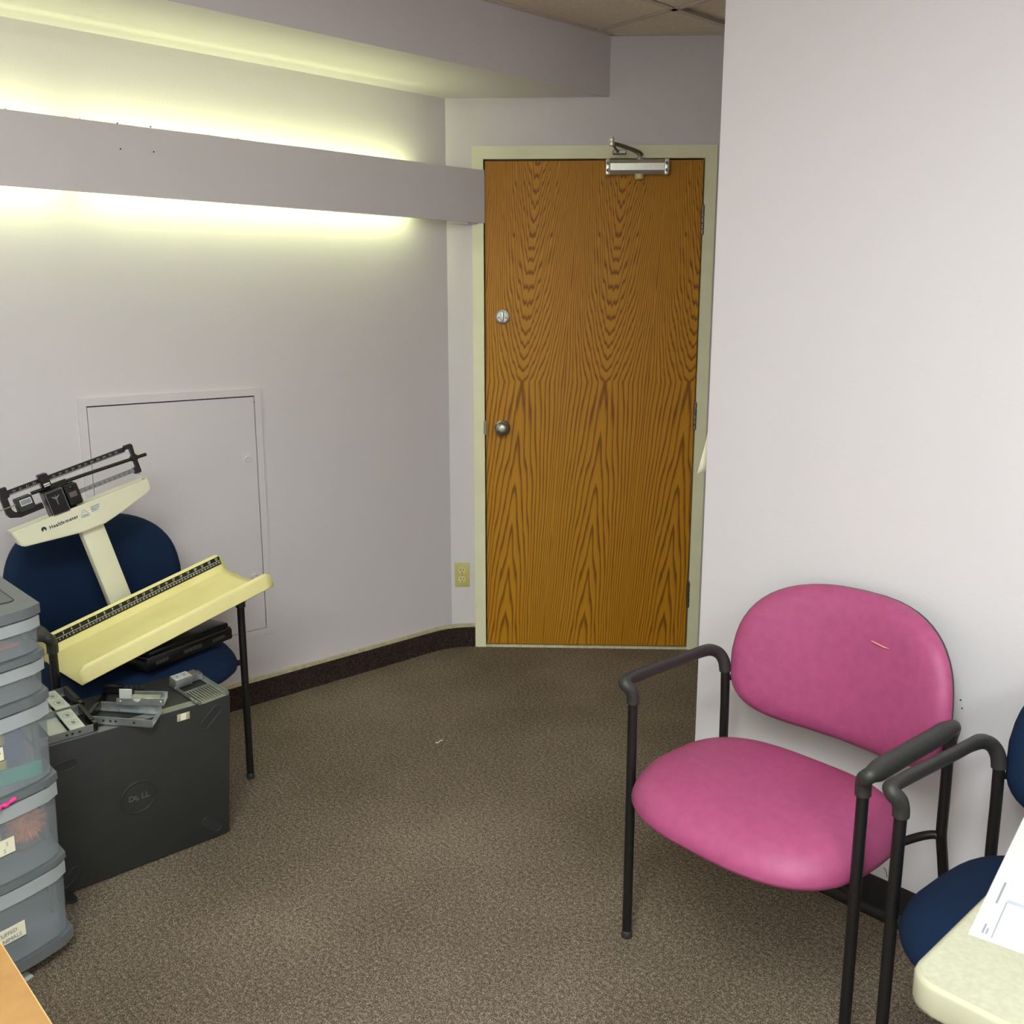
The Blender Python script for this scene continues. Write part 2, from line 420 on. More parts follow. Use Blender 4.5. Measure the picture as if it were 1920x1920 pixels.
bm = B(); rbox(bm, (J0 + .005, -.004, .013), (J1 - .005, .040, JT - .006), .0012, 1); slab = obj('door_leaf', bm, 'oak', door)
bm = B(); prism(bm, [(-.012, 0), (-.008, .009), (.05, .011), (.10, .011), (.10, 0)], J0, J1, axis=0); obj('threshold', bm, 'caulk', door, smooth=False)
for zc in (1.803, 1.020, .248):
    hz = .056
    bm = B()
    for k in range(5):
        a = zc - hz + k * .0224; rr = .0068
        lathe(bm, [(rr * .9, a + .0006), (rr, a + .0012), (rr, a + .0208), (rr * .9, a + .0214)], 12, Matrix.Translation((J1 - .002, -.011, 0)))
    lathe(bm, [(.004, zc + hz), (.0062, zc + hz + .001), (.0058, zc + hz + .005), (.002, zc + hz + .0065)], 12, Matrix.Translation((J1 - .002, -.011, 0)))
    hg = obj('hinge', bm, 'bronze', door)
    bm = B(); box(bm, (J1 - .009, -.0062, zc - hz), (J1 - .005, -.0041, zc + hz)); obj('hinge_leaf', bm, 'bronze', hg, smooth=False)
TOCAM = basis((0, 0, 0), (1, 0, 0), (0, 0, 1), (0, -1, 0))
# knob
kx, kz = -.2067, .9675
K = Matrix.Translation((kx, -.004, kz)) @ TOCAM
bm = B(); lathe(bm, [(.033, 0), (.0328, .004), (.029, .008), (.016, .011), (.0135, .02), (.014, .028), (.022, .034), (.0275, .044), (.0285, .053), (.0255, .061), (.018, .0655), (.006, .067)], 32, K)
obj('door_knob', bm, 'steel', door)
bm = B(); box(bm, (J0 - .004, -.017, kz - .028), (J0 + .008, -.0135, kz + .03)); obj('strike_plate', bm, 'bronze', door, smooth=False)
# deadbolt with thumb turn
K = Matrix.Translation((-.2058, -.004, 1.4256)) @ TOCAM
bm = B(); lathe(bm, [(.030, 0), (.030, .006), (.0285, .0085), (.024, .0095), (.0225, .008), (.002, .008)], 32, K); db = obj('deadbolt', bm, 'steel', door)
bm = B(); rbox(bm, (-.0055, -.021, .008), (.0055, .021, .024), .004, 2, K @ Matrix.Rotation(R(-3), 4, 'Z')); obj('thumb_turn', bm, 'alum', db)
for s in (-1, 1):
    bm = B(); lathe(bm, [(.004, .008), (.0035, .0105), (.001, .011)], 10, K @ Matrix.Translation((s * .0145, -.003, 0))); obj('screw', bm, 'bronze', db)
# overhead closer
bm = B(); prism(bm, [(-.006, 1.977), (-.044, 1.977), (-.054, 1.990), (-.054, 2.016), (-.046, 2.031), (-.006, 2.031)], .222, .434, axis=0); cl = obj('door_closer', bm, 'alum', door, smooth=False, label='satin aluminium overhead door closer')
for a, b in ((.204, .222), (.434, .452)):
    bm = B(); rbox(bm, (a, -.056, 1.973), (b, -.004, 2.033), .003, 2); ec = obj('end_cap', bm, 'alum', cl)
    for zz in (1.990, 2.016):
        bb = B(); lathe(bb, [(.0065, 0), (.006, .002), (.003, .001)], 12, Matrix.Translation(((a + b) / 2, -.056, zz)) @ TOCAM); obj('screw', bb, 'bronze', cl)
bm = B(); lathe(bm, [(.014, 1.958), (.018, 1.962), (.018, 1.977), (.010, 1.977)], 20, Matrix.Translation((.337, -.03, 0))); obj('pinion_cap', bm, 'ivory2', cl)
bm = B(); lathe(bm, [(.012, 2.031), (.012, 2.037), (.008, 2.045), (.008, 2.06)], 16, Matrix.Translation((.337, -.03, 0))); obj('pinion', bm, 'alum', cl)
pts = smooth_path([(.340, -.030, 2.050), (.332, -.045, 2.056), (.305, -.09, 2.060), (.262, -.16, 2.062), (.216, -.226, 2.064)], 5)
bm = B(); tube(bm, pts, [.0075] * len(pts), 8, ry=[.013 - .004 * i / (len(pts) - 1) for i in range(len(pts))], ref=(0, 0, 1)); obj('closer_arm', bm, 'bronze', cl)
bm = B(); lathe(bm, [(.006, 2.052), (.011, 2.054), (.011, 2.066), (.009, 2.068), (.009, 2.080), (.005, 2.083), (.005, 2.089), (.003, 2.091)], 14, Matrix.Translation((.216, -.226, 0))); obj('arm_joint', bm, 'alum', cl)
bm = B(); tube(bm, [(.216, -.226, 2.064), (.235, -.12, 2.063), (.252, -.03, 2.062)], .005, 8); obj('forearm', bm, 'bronze', cl)
bm = B(); rbox(bm, (.232, -.034, 2.052), (.285, -.013, 2.070), .003, 1); obj('frame_bracket', bm, 'steel', cl)

# ------------------------------------------------------------------ lighting valance along the left wall
XV = -3.050
val = thing('light_valance', 'long lavender painted board hiding the strip light along the wall', 'valance', (XV, 1.0, 1.9))
ye = XV + DX - .02 - 1.0
bm = B(); bz0, bz1 = -.104, .098
n = 26; top = []
for i in range(n + 1):
    y = -3.4 + (ye + 3.4) * i / n; top.append((y, bz1 + random.uniform(-.0008, .0008)))
prism(bm, [(-3.4, bz0), (ye, bz0)] + top[::-1], -.02, 0, axis=0); vb = obj('board', bm, 'wall', val, smooth=False)
bm = B(); prism(bm, [(-.075, ye - .13), (-.0205, ye - .072), (-.0205, ye - .012), (-.075, ye - .067)], bz0 - .006, bz0 + .012, axis=2); obj('end_block', bm, 'wall', val, smooth=False)
for y, z in ((.211, .0985), (.312, .1005)):
    bm = B(); lathe(bm, [(.0012, z - .006), (.0012, z), (.004, z + .003), (.0035, z + .004)], 8, Matrix.Translation((-.008, y, 0))); obj('nail', bm, 'bronze', val)
for y, z in ((.211, .027), (.313, .029)):
    bm = B(); lathe(bm, [(.0028, -.001), (.0022, .0012), (.0008, .0002)], 8, basis((0, y, z), (0, 1, 0), (0, 0, 1), (1, 0, 0))); obj('nail_hole', bm, 'print_dark', val)
for k in range(5):
    bm = B(); y = (-.10, .06, .10, .5, .6)[k]; bmesh.ops.create_icosphere(bm, subdivisions=1, radius=.0035, matrix=Matrix.Translation((-.004, y, bz1 + .001))); obj('paint_fleck', bm, 'wall', val)
for y in (-.195, 1.095):
    bm = B(); box(bm, (XL - XV + .001, y - 1.0 - .004, -.02), (-.02, y - 1.0 + .004, .0)); obj('bracket', bm, 'wall', val, smooth=False)
EM_V = emit('fluorescent_glow', (.86, 1.0, .50, 1), TUBE_STRENGTH)
for k, (y0, y1) in enumerate(((1.10, 2.38), (-.19, 1.09), (-1.48, -.20))):
    t = thing('strip_light', ['fluorescent strip light behind the valance by the door', 'fluorescent strip light behind the valance above the access panel', 'fluorescent strip light behind the valance at its far end'][k], 'strip light', (-3.118, (y0 + y1) / 2, 1.90), group='fluorescent strips behind the valance')
    h = (y1 - y0) / 2
    bm = B(); rbox(bm, (.030, -h, -.080), (.0475, h, .075), .003, 1); obj('housing', bm, 'frame', t)
    bm = B(); tube(bm, [(.008, -h + .02, .065), (.008, h - .02, .065)], .011, 14); obj('tube', bm, EM_V, t)
    bm = B(); tube(bm, [(.008, -h + .02, -.068), (.008, h - .02, -.068)], .011, 14); obj('tube', bm, EM_V, t)
    for s in (-1, 1):
        bm = B(); rbox(bm, (-.008, s * (h - .012) - .008, -.082), (.0305, s * (h - .012) + .008, .078), .003, 1); obj('lamp_holder', bm, 'frame', t)

# ------------------------------------------------------------------ access panel in the left wall
ap = thing('access_panel', 'painted metal access panel with two ring latches in the lavender wall', 'access panel', (XL, 1.3735, .70))
y0, y1, z0, z1 = 1.057 - 1.3735, 1.690 - 1.3735, .264 - .70, 1.180 - .70
b0, b1_, c0, c1 = y0 + .025, y1 - .025, z0 + .025, z1 - .025
for nm, q in (('frame_rail', ((y0, z0), (y1, z0), (b1_, c0), (b0, c0))), ('frame_rail', ((y0, z1), (b0, c1), (b1_, c1), (y1, z1))), ('frame_stile', ((y0, z0), (b0, c0), (b0, c1), (y0, z1))), ('frame_stile', ((y1, z0), (y1, z1), (b1_, c1), (b1_, c0)))):
    bm = B(); prism(bm, list(q), .0005, .0085, axis=0); obj(nm, bm, 'wall', ap, smooth=False)
bm = B(); box(bm, (.0004, b0 - .002, c0 - .002), (.0012, b1_ + .002, c1 + .002)); obj('backing', bm, 'dark_gap', ap, smooth=False)
bm = B(); rbox(bm, (.0012, b0 + .0026, c0 + .0022), (.0075, b1_ - .0034, c1 - .0042), .0006, 1); leaf = obj('panel_leaf', bm, 'wall', ap)
for yy, zz in ((1.6216 - 1.3735, .9327 - .70), (1.6227 - 1.3735, .4976 - .70)):
    bm = B(); prism(bm, rrect(yy - .017, zz - .024, yy + .017, zz + .024, .006), .0075, .0095, axis=0)
    lt = obj('latch', bm, 'wall', ap)
    bm = B(); closed_tube(bm, [(.014 + .004 * math.sin(a), yy + .011 * math.cos(a), zz - .001 + .0095 * math.sin(a)) for a in [2 * math.pi * i / 20 for i in range(20)]], .0029, 8); obj('latch_ring', bm, cm('latch_white', (222, 218, 222), rough=.35), ap)
    bm = B(); lathe(bm, [(.006, .009), (.006, .013), (.003, .014)], 12, basis((0, yy, zz), (0, 1, 0), (0, 0, 1), (1, 0, 0))); obj('latch_stud', bm, M['latch_white'], ap)
for zz in (1.130 - .70, .315 - .70):
    bm = B(); box(bm, (.001, b1_ - .003, zz - .004), (.0049, b1_ + .002, zz + .004)); obj('hinge_pin', bm, 'dark_gap', ap, smooth=False)

# ------------------------------------------------------------------ duplex outlet on the door wall
t = thing('wall_outlet', 'ivory duplex power outlet between the corner and the door', 'outlet', mw=DW @ Matrix.Translation((-.3832, 0, .3245)))
bm = B(); rbox(bm, (-.032, -.006, -.054), (.032, 0, .054), .003, 2); obj('cover_plate', bm, 'ivory', t)
for zc in (.0195, -.0195):
    bm = B(); pts = [(.0165 * math.cos(a), max(-.0135, min(.0135, .0165 * math.sin(a)))) for a in [2 * math.pi * i / 28 for i in range(28)]]
    prism(bm, [(p[0], p[1] + zc) for p in pts], -.0078, -.005, axis=1); rc = obj('receptacle', bm, 'ivory2', t, smooth=False)
    for xx, hh in ((-.0063, .0042), (.0063, .0036)):
        bm = B(); box(bm, (xx - .0013, -.0081, zc + .004 - hh), (xx + .0013, -.0077, zc + .004 + hh)); obj('slot', bm, 'print_dark', rc, smooth=False)
    bm = B(); lathe(bm, [(.0027, 0), (.0027, .0004)], 12, Matrix.Translation((0, -.0077, zc - .008)) @ TOCAM); obj('ground_hole', bm, 'print_dark', rc)
bm = B(); lathe(bm, [(.0028, 0), (.0022, .0014), (.0005, .0016)], 10, Matrix.Translation((0, -.006, 0)) @ TOCAM); obj('screw', bm, 'bronze', t)

# ------------------------------------------------------------------ stacking chairs with arms
def superpt(t, a, b, n):
    c, s = math.cos(t), math.sin(t)
    return a * math.copysign(abs(c) ** (2 / n), c), b * math.copysign(abs(s) ** (2 / n), s)
def make_chair(label, group, fabric, loc, rz, arm_dz=0.):
    t = thing('armchair', label, 'chair', loc, (0, 0, rz), group)
    # seat: front is -Y
    bm = B(); N = 48
    prof = [(.0, .470), (.35, .468), (.62, .463), (.80, .454), (.91, .441), (.975, .424), (1.0, .405), (.99, .390), (.95, .380), (.90, .378)]
    rings = []
    for r, z in prof:
        ring = []
        for i in range(N):
            a = 2 * math.pi * i / N; x, y = superpt(a, .272, .228, 2.85)
            y *= r; x *= r
            zz = z - (.018 * (max(0, -y) / .243) ** 2 if z > .40 else .006 * (max(0, -y) / .243) ** 2) + (.008 * (max(0, y) / .243) ** 2 if z > .42 else 0)
            zz += .008 * (abs(x) / .268) ** 2 if z > .44 else 0
            ring.append(bm.verts.new((x - .003, y - .108, zz + .003)))
            if r == 0: break
        rings.append(ring)
    for k in range(N): bm.faces.new((rings[0][0], rings[1][k], rings[1][(k + 1) % N]))
    for i in range(1, len(rings) - 1):
        for k in range(N): bm.faces.new((rings[i][k], rings[i + 1][k], rings[i + 1][(k + 1) % N], rings[i][(k + 1) % N]))
    bm.faces.new(rings[-1])
    seat = obj('seat', bm, fabric, t, angle=80)
    bm = B(); pts = []
    for i in range(N):
        a = 2 * math.pi * i / N; x, y = superpt(a, .222, .180, 2.6); pts.append((x, y - .090))
    prism(bm, pts, .362, .384); obj('seat_pan', bm, 'shell', t)
    # backrest: a curved pad
    def outline(k, n=56):
        a = 2 * math.pi * k / n; c, s = math.cos(a), math.sin(a)
        if s >= 0: return .272 * math.copysign(abs(c) ** (2 / 2.9), c), .192 * abs(s) ** (2 / 2.7)
        return .272 * math.copysign(abs(c) ** (2 / 3.6), c), -.165 * abs(s) ** (2 / 3.6)
    def backpad(bm, scale, layers, n=56):
        rs = []
        for r, d in layers:
            ring = []
            for k in range(n):
                x, h = outline(k); x *= r * scale; h *= r * scale
                if h > 0: x *= 1 - .06 * (h / .195)
                bend = .082 * (x / .272) ** 2
                ring.append(bm.verts.new((x, .205 - bend + d + .09 * h, .635 + h)))
                if r == 0: break
            rs.append(ring)
        return rs
    bm = B()
    L = [(0, -.030), (.4, -.030), (.7, -.028), (.87, -.021), (.96, -.008), (1.0, .010), (.99, .022), (.7, .022), (.35, .022), (.02, .022)]
    rs = backpad(bm, 1, L)
    n = 56
    for k in range(n): bm.faces.new((rs[0][0], rs[1][k], rs[1][(k + 1) % n]))
    for i in range(1, len(rs) - 1):
        for k in range(n): bm.faces.new((rs[i][k], rs[i + 1][k], rs[i + 1][(k + 1) % n], rs[i][(k + 1) % n]))
    bm.faces.new(rs[-1])
    back = obj('backrest', bm, fabric, t, angle=80)
    bm = B(); rs = backpad(bm, 1, [(.992, .0215), (.985, .029), (.9, .034), (.5, .036), (0, .036)])
    for i in range(len(rs) - 2):
        for k in range(n): bm.faces.new((rs[i][k], rs[i + 1][k], rs[i + 1][(k + 1) % n], rs[i][(k + 1) % n]))
    for k in range(n): bm.faces.new((rs[-1][0], rs[-2][k], rs[-2][(k + 1) % n]))
    obj('back_shell', bm, 'shell', t, angle=80)
    RL = .0112
    for s in (-1, 1):
        bm = B(); tube(bm, [(s * .279, -.22, .004), (s * .279, -.22, .30), (s * .279, -.22, .602)], RL, 16); lg = obj('leg', bm, 'black', t)
        bm = B(); lathe(bm, [(.0125, 0), (.0135, .002), (.0125, .016), (.0112, .018)], 14, Matrix.Translation((s * .279, -.22, 0))); obj('foot_cap', bm, 'rubber', lg)
        pts = smooth_path([(s * .279, .120, .585), (s * .279, .124, .50), (s * .279, .126, .40), (s * .279, .130, .365), (s * .280, .150, .29), (s * .282, .225, .004)], 5)
        bm = B(); tube(bm, pts, RL, 16); lg = obj('leg', bm, 'black', t)
        bm = B(); lathe(bm, [(.0125, 0), (.0135, .002), (.0125, .014), (.0112, .016)], 14, Matrix.Translation((s * .282, .225, 0))); obj('foot_cap', bm, 'rubber', lg)
        ap_ = [(s * .279, -.220, .590), (s * .279, -.221, .606), (s * .282, -.226, .622), (s * .290, -.233, .633), (s * .297, -.226, .640), (s * .298, -.19, .641), (s * .299, -.10, .641), (s * .300, -.01, .640), (s * .300, .045, .641), (s * .298, .082, .638), (s * .290, .107, .625), (s * .282, .117, .604), (s * .279, .120, .580)]
        ap_ = [(x, y, z + arm_dz) for x, y, z in ap_]
        pts = smooth_path(ap_, 5); m_ = len(pts)
        wide = []; thin = []
        for i in range(m_):
            f = i / (m_ - 1); g = max(0, min(1, (f - .30) / .1)) * max(0, min(1, (.74 - f) / .1)); g = g * g * (3 - 2 * g)
            wide.append(.0148 + .0052 * g); thin.append(.0148 - .0028 * g)
        # oval section: the wide side is horizontal
        bm = B(); tube(bm, pts, wide, 16, ry=thin, ref=(s, 0, 0)); obj('armrest', bm, 'rubber', t)
        pts = smooth_path([(s * .279, .128, .372), (s * .262, .120, .372), (s * .240, .090, .366), (s * .215, .03, .358)], 5)
        bm = B(); tube(bm, pts, .009, 12); obj('seat_strut', bm, 'black', t)
        bm = B(); tube(bm, [(s * .275, -.215, .388), (s * .22, -.17, .368)], .009, 12); obj('seat_strut', bm, 'black', t)
        bm = B(); tube(bm, [(s * .279, .122, .56), (s * .262, .150, .562), (s * .235, .172, .564)], .007, 10); obj('back_bracket', bm, 'black', t)
    bm = B(); tube(bm, [(-.215, .03, .358), (.215, .03, .358)], .009, 10); obj('seat_crossbar', bm, 'black', t)
    bm = B(); tube(bm, [(-.22, -.17, .358), (.22, -.17, .358)], .009, 10); obj('seat_crossbar', bm, 'black', t)
    return t, back
GRP = 'armchairs with black tube frames'
pinkc, pback = make_chair('pink vinyl armchair with a small tear in its backrest and black tube frame', GRP, 'pink', (-1.0295, 1.793, 0), R(-1.5))
bm = B(); a = Vector((.085, .1665, .735)); 
prism(bm, [(0, .001), (.014, -.001), (.030, -.0045), (.044, -.0035), (.044, -.0025), (.030, -.001), (.014, .0015), (0, .0035)], -.0012, .0, axis=1, mt=Matrix.Translation((.068, .1725, .735)) @ Matrix.Rotation(R(-6), 4, 'Z')); obj('tear', bm, 'pinktear', pback)
make_chair('navy blue armchair against the wall holding the baby scale', GRP, 'navy', (-2.8466, 1.016, 0), R(93.5), -.024)
make_chair('navy blue armchair tucked in beside the pink chair and the beige table', GRP, 'navy', (-.374, 1.733, 0), R(-6))

# ------------------------------------------------------------------ baby scale lying across the left chair
def rotm(rx, ry, rz): return Matrix.Rotation(R(rz), 4, 'Z') @ Matrix.Rotation(R(ry), 4, 'Y') @ Matrix.Rotation(R(rx), 4, 'X')
SM = Matrix.Translation((-2.48, .7779, .5035)) @ rotm(-2.6, -14.87, 91.82)
sc = thing('baby_scale', 'cream mechanical baby scale with measuring tray and black sliding weights', 'scale', mw=SM)
LT, WT, HB, HL = .588, .288, .069, .052
# tray sheet: lip, floor, back wall
prof = [(-.0045, HL), (-.004, HL - .012), (-.0025, .014), (-.001, .004), (.006, .0), (.10, -.001), (.17, -.001), (.235, .002), (.270, .0065), (WT - .006, .010), (WT - .001, .016), (WT, .03), (WT, HB - .012), (WT, HB)]
bm = B(); nx = 24; rows = []
for k, (y, z) in enumerate(prof):
    d = HL - z if k < 4 else (HB - z if k > 9 else 9)
    rr = .020; ins = rr - math.sqrt(max(0, rr * rr - (rr - min(d, rr)) ** 2)) if d < rr else 0
    rows.append([bm.verts.new((ins + (LT - 2 * ins) * i / nx, y, z)) for i in range(nx + 1)])
for k in range(len(rows) - 1):
    for i in range(nx): bm.faces.new((rows[k][i], rows[k][i + 1], rows[k + 1][i + 1], rows[k + 1][i]))
tray = obj('tray', bm, 'cream', sc, angle=25)
md = tray.modifiers.new('thickness', 'SOLIDIFY'); md.thickness = .0022; md.offset = 0
for x in (.22, .40, .575):
    bm = B(); rbox(bm, (x - .006, .004, .001), (x + .006, .0065, .0022), .0004, 1); obj('tray_rivet', bm, 'bronze', tray)
RX0, RX1 = .022, LT - .010
bm = B(); box(bm, (RX0, WT - .0028, .0335), (RX1, WT - .0012, .0605)); ruler = obj('ruler', bm, 'gloss', sc, smooth=False, label='black ruler strip with white inch and centimetre marks')
bm = B(); box(bm, (RX0, WT - .0032, .0466), (RX1, WT - .0028, .0476))
for i in range(1, 24):
    x = .0 + i * .0246
    if x < RX0 + .004 or x > RX1 - .006: continue
    box(bm, (x - .0005, WT - .0032, .0476), (x + .0005, WT - .0028, .0515))
    text_bm(bm, str(i), .0095, Matrix.Translation((x, WT - .0031, .0522)) @ FRONT, align='CENTER')
for i in range(3, 60):
    x = i * .00985
    if x < RX0 + .004 or x > RX1 - .006: continue
    box(bm, (x - .0003, WT - .0032, .0445), (x + .0003, WT - .0028, .0466))
    text_bm(bm, str(i), .0068, Matrix.Translation((x, WT - .0031, .0385)) @ FRONT, align='CENTER')
obj('ruler_print', bm, 'print_white', ruler, smooth=False)
bm = B(); rbox(bm, (.16, .15, -.035), (.40, .26, -.003), .008, 3); obj('base', bm, 'white_en', sc)
PY = WT + .04
bm = B(); rbox(bm, (.2345, PY, -.05), (.3005, PY + .034, .315), .003, 2); obj('post', bm, 'white_en', sc)
bm = B(); box(bm, (.2405, WT - .05, -.034), (.2945, PY + .01, -.008)); obj('post_foot', bm, 'white_en', sc, smooth=False)
# head: shallow boat-shaped housing
HY = PY - .032
hp = [(.0596, .3724), (.4529, .3712), (.4545, .3650), (.4525, .3420), (.4440, .3345), (.3587, .3107), (.2960, .2978), (.2319, .2985), (.0770, .3235), (.0690, .3280), (.0605, .3640)]
bm = B(); prism(bm, hp, HY, HY + .004, axis=1); head = obj('head_front', bm, 'white_en', sc, smooth=False)
bm = B(); prism(bm, hp, HY + .040, HY + .044, axis=1); obj('head_back', bm, 'white_en', sc, smooth=False)
bm = B()
for i in range(1, len(hp)):
    a = Vector((hp[i][0], 0, hp[i][1])); b = Vector((hp[(i + 1) % len(hp)][0], 0, hp[(i + 1) % len(hp)][1]))
    d = (b - a).normalized(); nrm = Vector((d.z, 0, -d.x)) * .003
    vs_ = [bm.verts.new(p + Vector((0, yy, 0))) for yy in (HY + .004, HY + .040) for p in (a, b, b - nrm, a - nrm)]
    for f in ((0, 1, 2, 3), (4, 7, 6, 5), (0, 4, 5, 1), (1, 5, 6, 2), (2, 6, 7, 3), (3, 7, 4, 0)): bm.faces.new([vs_[q] for q in f])
obj('head_rim', bm, 'white_en', sc, smooth=False)
bm = B(); text_bm(bm, 'Health', .0138, Matrix.Translation((.1500, HY, .3405)) @ FRONT, space=1.10, bold=.00042); text_bm(bm, 'o', .0108, Matrix.Translation((.1880, HY, .342)) @ FRONT, bold=.0003); text_bm(bm, 'meter', .0138, Matrix.Translation((.1955, HY, .3405)) @ FRONT, space=1.10, bold=.00042)
obj('head_lettering', bm, 'print_navy', head, smooth=False)
bm = B()
pts = [(.1353 + .0072 * math.cos(R(a)), .3468 + .0072 * math.sin(R(a))) for a in range(-35, 216, 12)]
prism(bm, pts + [(.1308, .3405), (.1335, .3455), (.1353, .3470), (.1372, .3455), (.1398, .3405)][0:5], HY - .0005, HY, axis=1); obj('head_emblem', bm, 'print_navy', head, smooth=False)
bm = B(); tri = []
for cx_, cz_, a0 in ((.2435, .3385, 150), (.2605, .3385, 270), (.2520, .3525, 30)):
    for q in range(0, 121, 24): tri.append((cx_ + .0035 * math.cos(R(a0 + q)), HY - .0003, cz_ + .0035 * math.sin(R(a0 + q))))
closed_tube(bm, tri, .0005, 5); text_bm(bm, 'oms', .0095, Matrix.Translation((.2520, HY, .3370)) @ FRONT, align='CENTER', bold=.0002)
closed_tube(bm, [(.252 + .0016 * math.cos(a), HY - .0003, .3490 + .0016 * math.sin(a)) for a in [2 * math.pi * q / 10 for q in range(10)]], .0003, 5)
for j, s in enumerate(('ONTARIO', 'MEDICAL', 'SUPPLY')): text_bm(bm, s, .0058, Matrix.Translation((.2725, HY, .3525 - j * .0058)) @ FRONT, space=1.05, bold=.00018)
obj('dealer_mark', bm, 'print_blue', head, smooth=False)
# beams
BY = PY - .002
def bbox(nm, x0, z0, x1, z1, y0, y1, m, par=sc, r=.0015):
    bm = B(); rbox(bm, (x0, y0, z0), (x1, y1, z1), r, 1); return obj(nm, bm, m, par)
ub = bbox('upper_beam', .0945, .4650, .4340, .4765, BY, BY + .006, 'gloss')
bm = B()
for i in range(17):
    x = .108 + i * .0185; box(bm, (x - .0004, BY - .0005, .4665), (x + .0004, BY, .4725)); 
    text_bm(bm, str(i if i < 10 else i), .0050, Matrix.Translation((x + .0045, BY - .0001, .4680)) @ FRONT, align='CENTER')
obj('beam_print', bm, 'print_white', ub, smooth=False)
bbox('upper_beam_edge', .0945, .4610, .4340, .4650, BY, BY + .006, 'silver_bar')
bm = B(); tube(bm, [(.15, BY + .008, .4445), (.300, BY + .008, .4405), (.445, BY + .008, .4340), (.491, BY + .008, .4320)], .0052, 10, ry=.0045); obj('balance_rod', bm, 'black', sc)
lb = bbox('lower_beam', .2640, .3955, .4400, .4080, BY, BY + .005, 'silver_bar')
bm = B()
for i in range(10):
    v = 15 + 5 * i; x = .285 + i * .0152; box(bm, (x - .0003, BY - .0005, .4045), (x + .0003, BY, .4078)); text_bm(bm, str(v), .0066, Matrix.Translation((x, BY - .0001, .3985)) @ FRONT, align='CENTER')
obj('beam_print', bm, 'print_dark', lb, smooth=False)
rb = [(.434, .474), (.434, .4795), (.4555, .4790), (.4580, .4740), (.4560, .4480), (.4620, .4400), (.4640, .4330), (.4570, .4280), (.4575, .3960), (.4560, .3900), (.4380, .3900), (.4380, .4080), (.4465, .4085), (.4465, .4250), (.4410, .4300), (.4410, .4400), (.4465, .4450), (.4465, .4670), (.4340, .4675)]
bm = B(); prism(bm, rb, BY - .003, BY + .010, axis=1); obj('beam_bracket', bm, 'black', sc, smooth=False)
bm = B(); closed_tube(bm, [(x, BY + .014, z) for x, z in ((.452, .368), (.452, .405), (.455, .440), (.4550, .466), (.462, .470), (.4700, .466), (.4720, .440), (.4560, .405), (.4540, .368))], .0016, 8); obj('beam_guide', bm, 'white_en', sc)
lbk = [(.078, .488), (.094, .487), (.0945, .4600), (.0870, .4560), (.0860, .4240), (.0920, .4130), (.1000, .4100), (.165, .4120), (.165, .3960), (.1000, .3950), (.0740, .4040), (.0690, .4140), (.0700, .4600)]
bm = B(); prism(bm, lbk, BY - .003, BY + .010, axis=1); obj('beam_bracket', bm, 'black', sc, smooth=False)
bm = B(); tube(bm, [(.035, BY - .004, .4330), (.110, BY - .004, .4330)], .0016, 8); obj('adjusting_rod', bm, 'steel', sc)
cw = bbox('counterweight', .0985, .4080, .1440, .4480, BY - .016, BY + .010, cm('olive_black', (38, 40, 34), rough=.5), r=.003)
bm = B(); box(bm, (.1085, BY - .0165, .4250), (.1385, BY - .0160, .4420)); wl = obj('weight_label', bm, 'print_white', cw, smooth=False)
bm = B(); box(bm, (.1100, BY - .0169, .4268), (.1370, BY - .0165, .4402)); obj('label_print', bm, 'print_grey', cw, smooth=False)
px = bbox('poise_housing', .1700, .3660, .2220, .4400, BY - .030, BY + .012, 'gloss', r=.003)
bm = B()
for lo, hi in (((.1720, .3685), (.2200, .3698)), ((.1720, .4362), (.2200, .4375)), ((.1720, .3698), (.1733, .4362)), ((.2187, .3698), (.2200, .4362))): box(bm, (lo[0], BY - .0306, lo[1]), (hi[0], BY - .030, hi[1]))
for s in (-1, 1): prism(bm, [(.196, .4175), (.196 + s * .012, .4235), (.196 + s * .0085, .4185), (.196 + s * .0045, .4150), (.196 + s * .001, .4140)], BY - .0306, BY - .030, axis=1)
prism(bm, [(.1952, .4235), (.1968, .4235), (.1966, .3960), (.1954, .3960)], BY - .0307, BY - .030, axis=1)
for q in range(3): prism(bm, [(.1930 + q * .0008, .413 - q * .006), (.1990 - q * .0008, .411 - q * .006), (.1990 - q * .0008, .4095 - q * .006), (.1930 + q * .0008, .4115 - q * .006)], BY - .0306, BY - .030, axis=1)
obj('housing_emblem', bm, 'silver_bar', px, smooth=False)
p2 = bbox('large_poise', .2250, .3740, .2660, .4360, BY - .020, BY + .012, 'gloss', r=.004)
bm = B(); box(bm, (.2350, BY - .0206, .3990), (.2560, BY - .020, .4140)); obj('poise_window', bm, 'bronze', p2, smooth=False)
bm = B(); lathe(bm, [(.005, 0), (.005, .003), (.003, .004)], 12, Matrix.Translation((.2460, BY - .020, .4270)) @ TOCAM); obj('poise_knob', bm, 'black', p2)
p3 = bbox('small_poise', .1790, .4480, .2050, .4870, BY - .010, BY + .014, 'gloss', r=.003)
bm = B(); box(bm, (.1840, BY - .0105, .4560), (.2010, BY - .010, .4600)); box(bm, (.1840, BY - .0105, .4510), (.2010, BY - .010, .4535)); obj('poise_print', bm, 'print_white', p3, smooth=False)
bm = B(); rbox(bm, (.186, PY, .30), (.232, PY + .03, .37), .002, 1); obj('housing_stem', bm, 'black', sc)
bm = B(); rbox(bm, (.20, BY + .002, .36), (.25, BY + .012, .45), .002, 1); obj('beam_carrier', bm, 'black', sc)

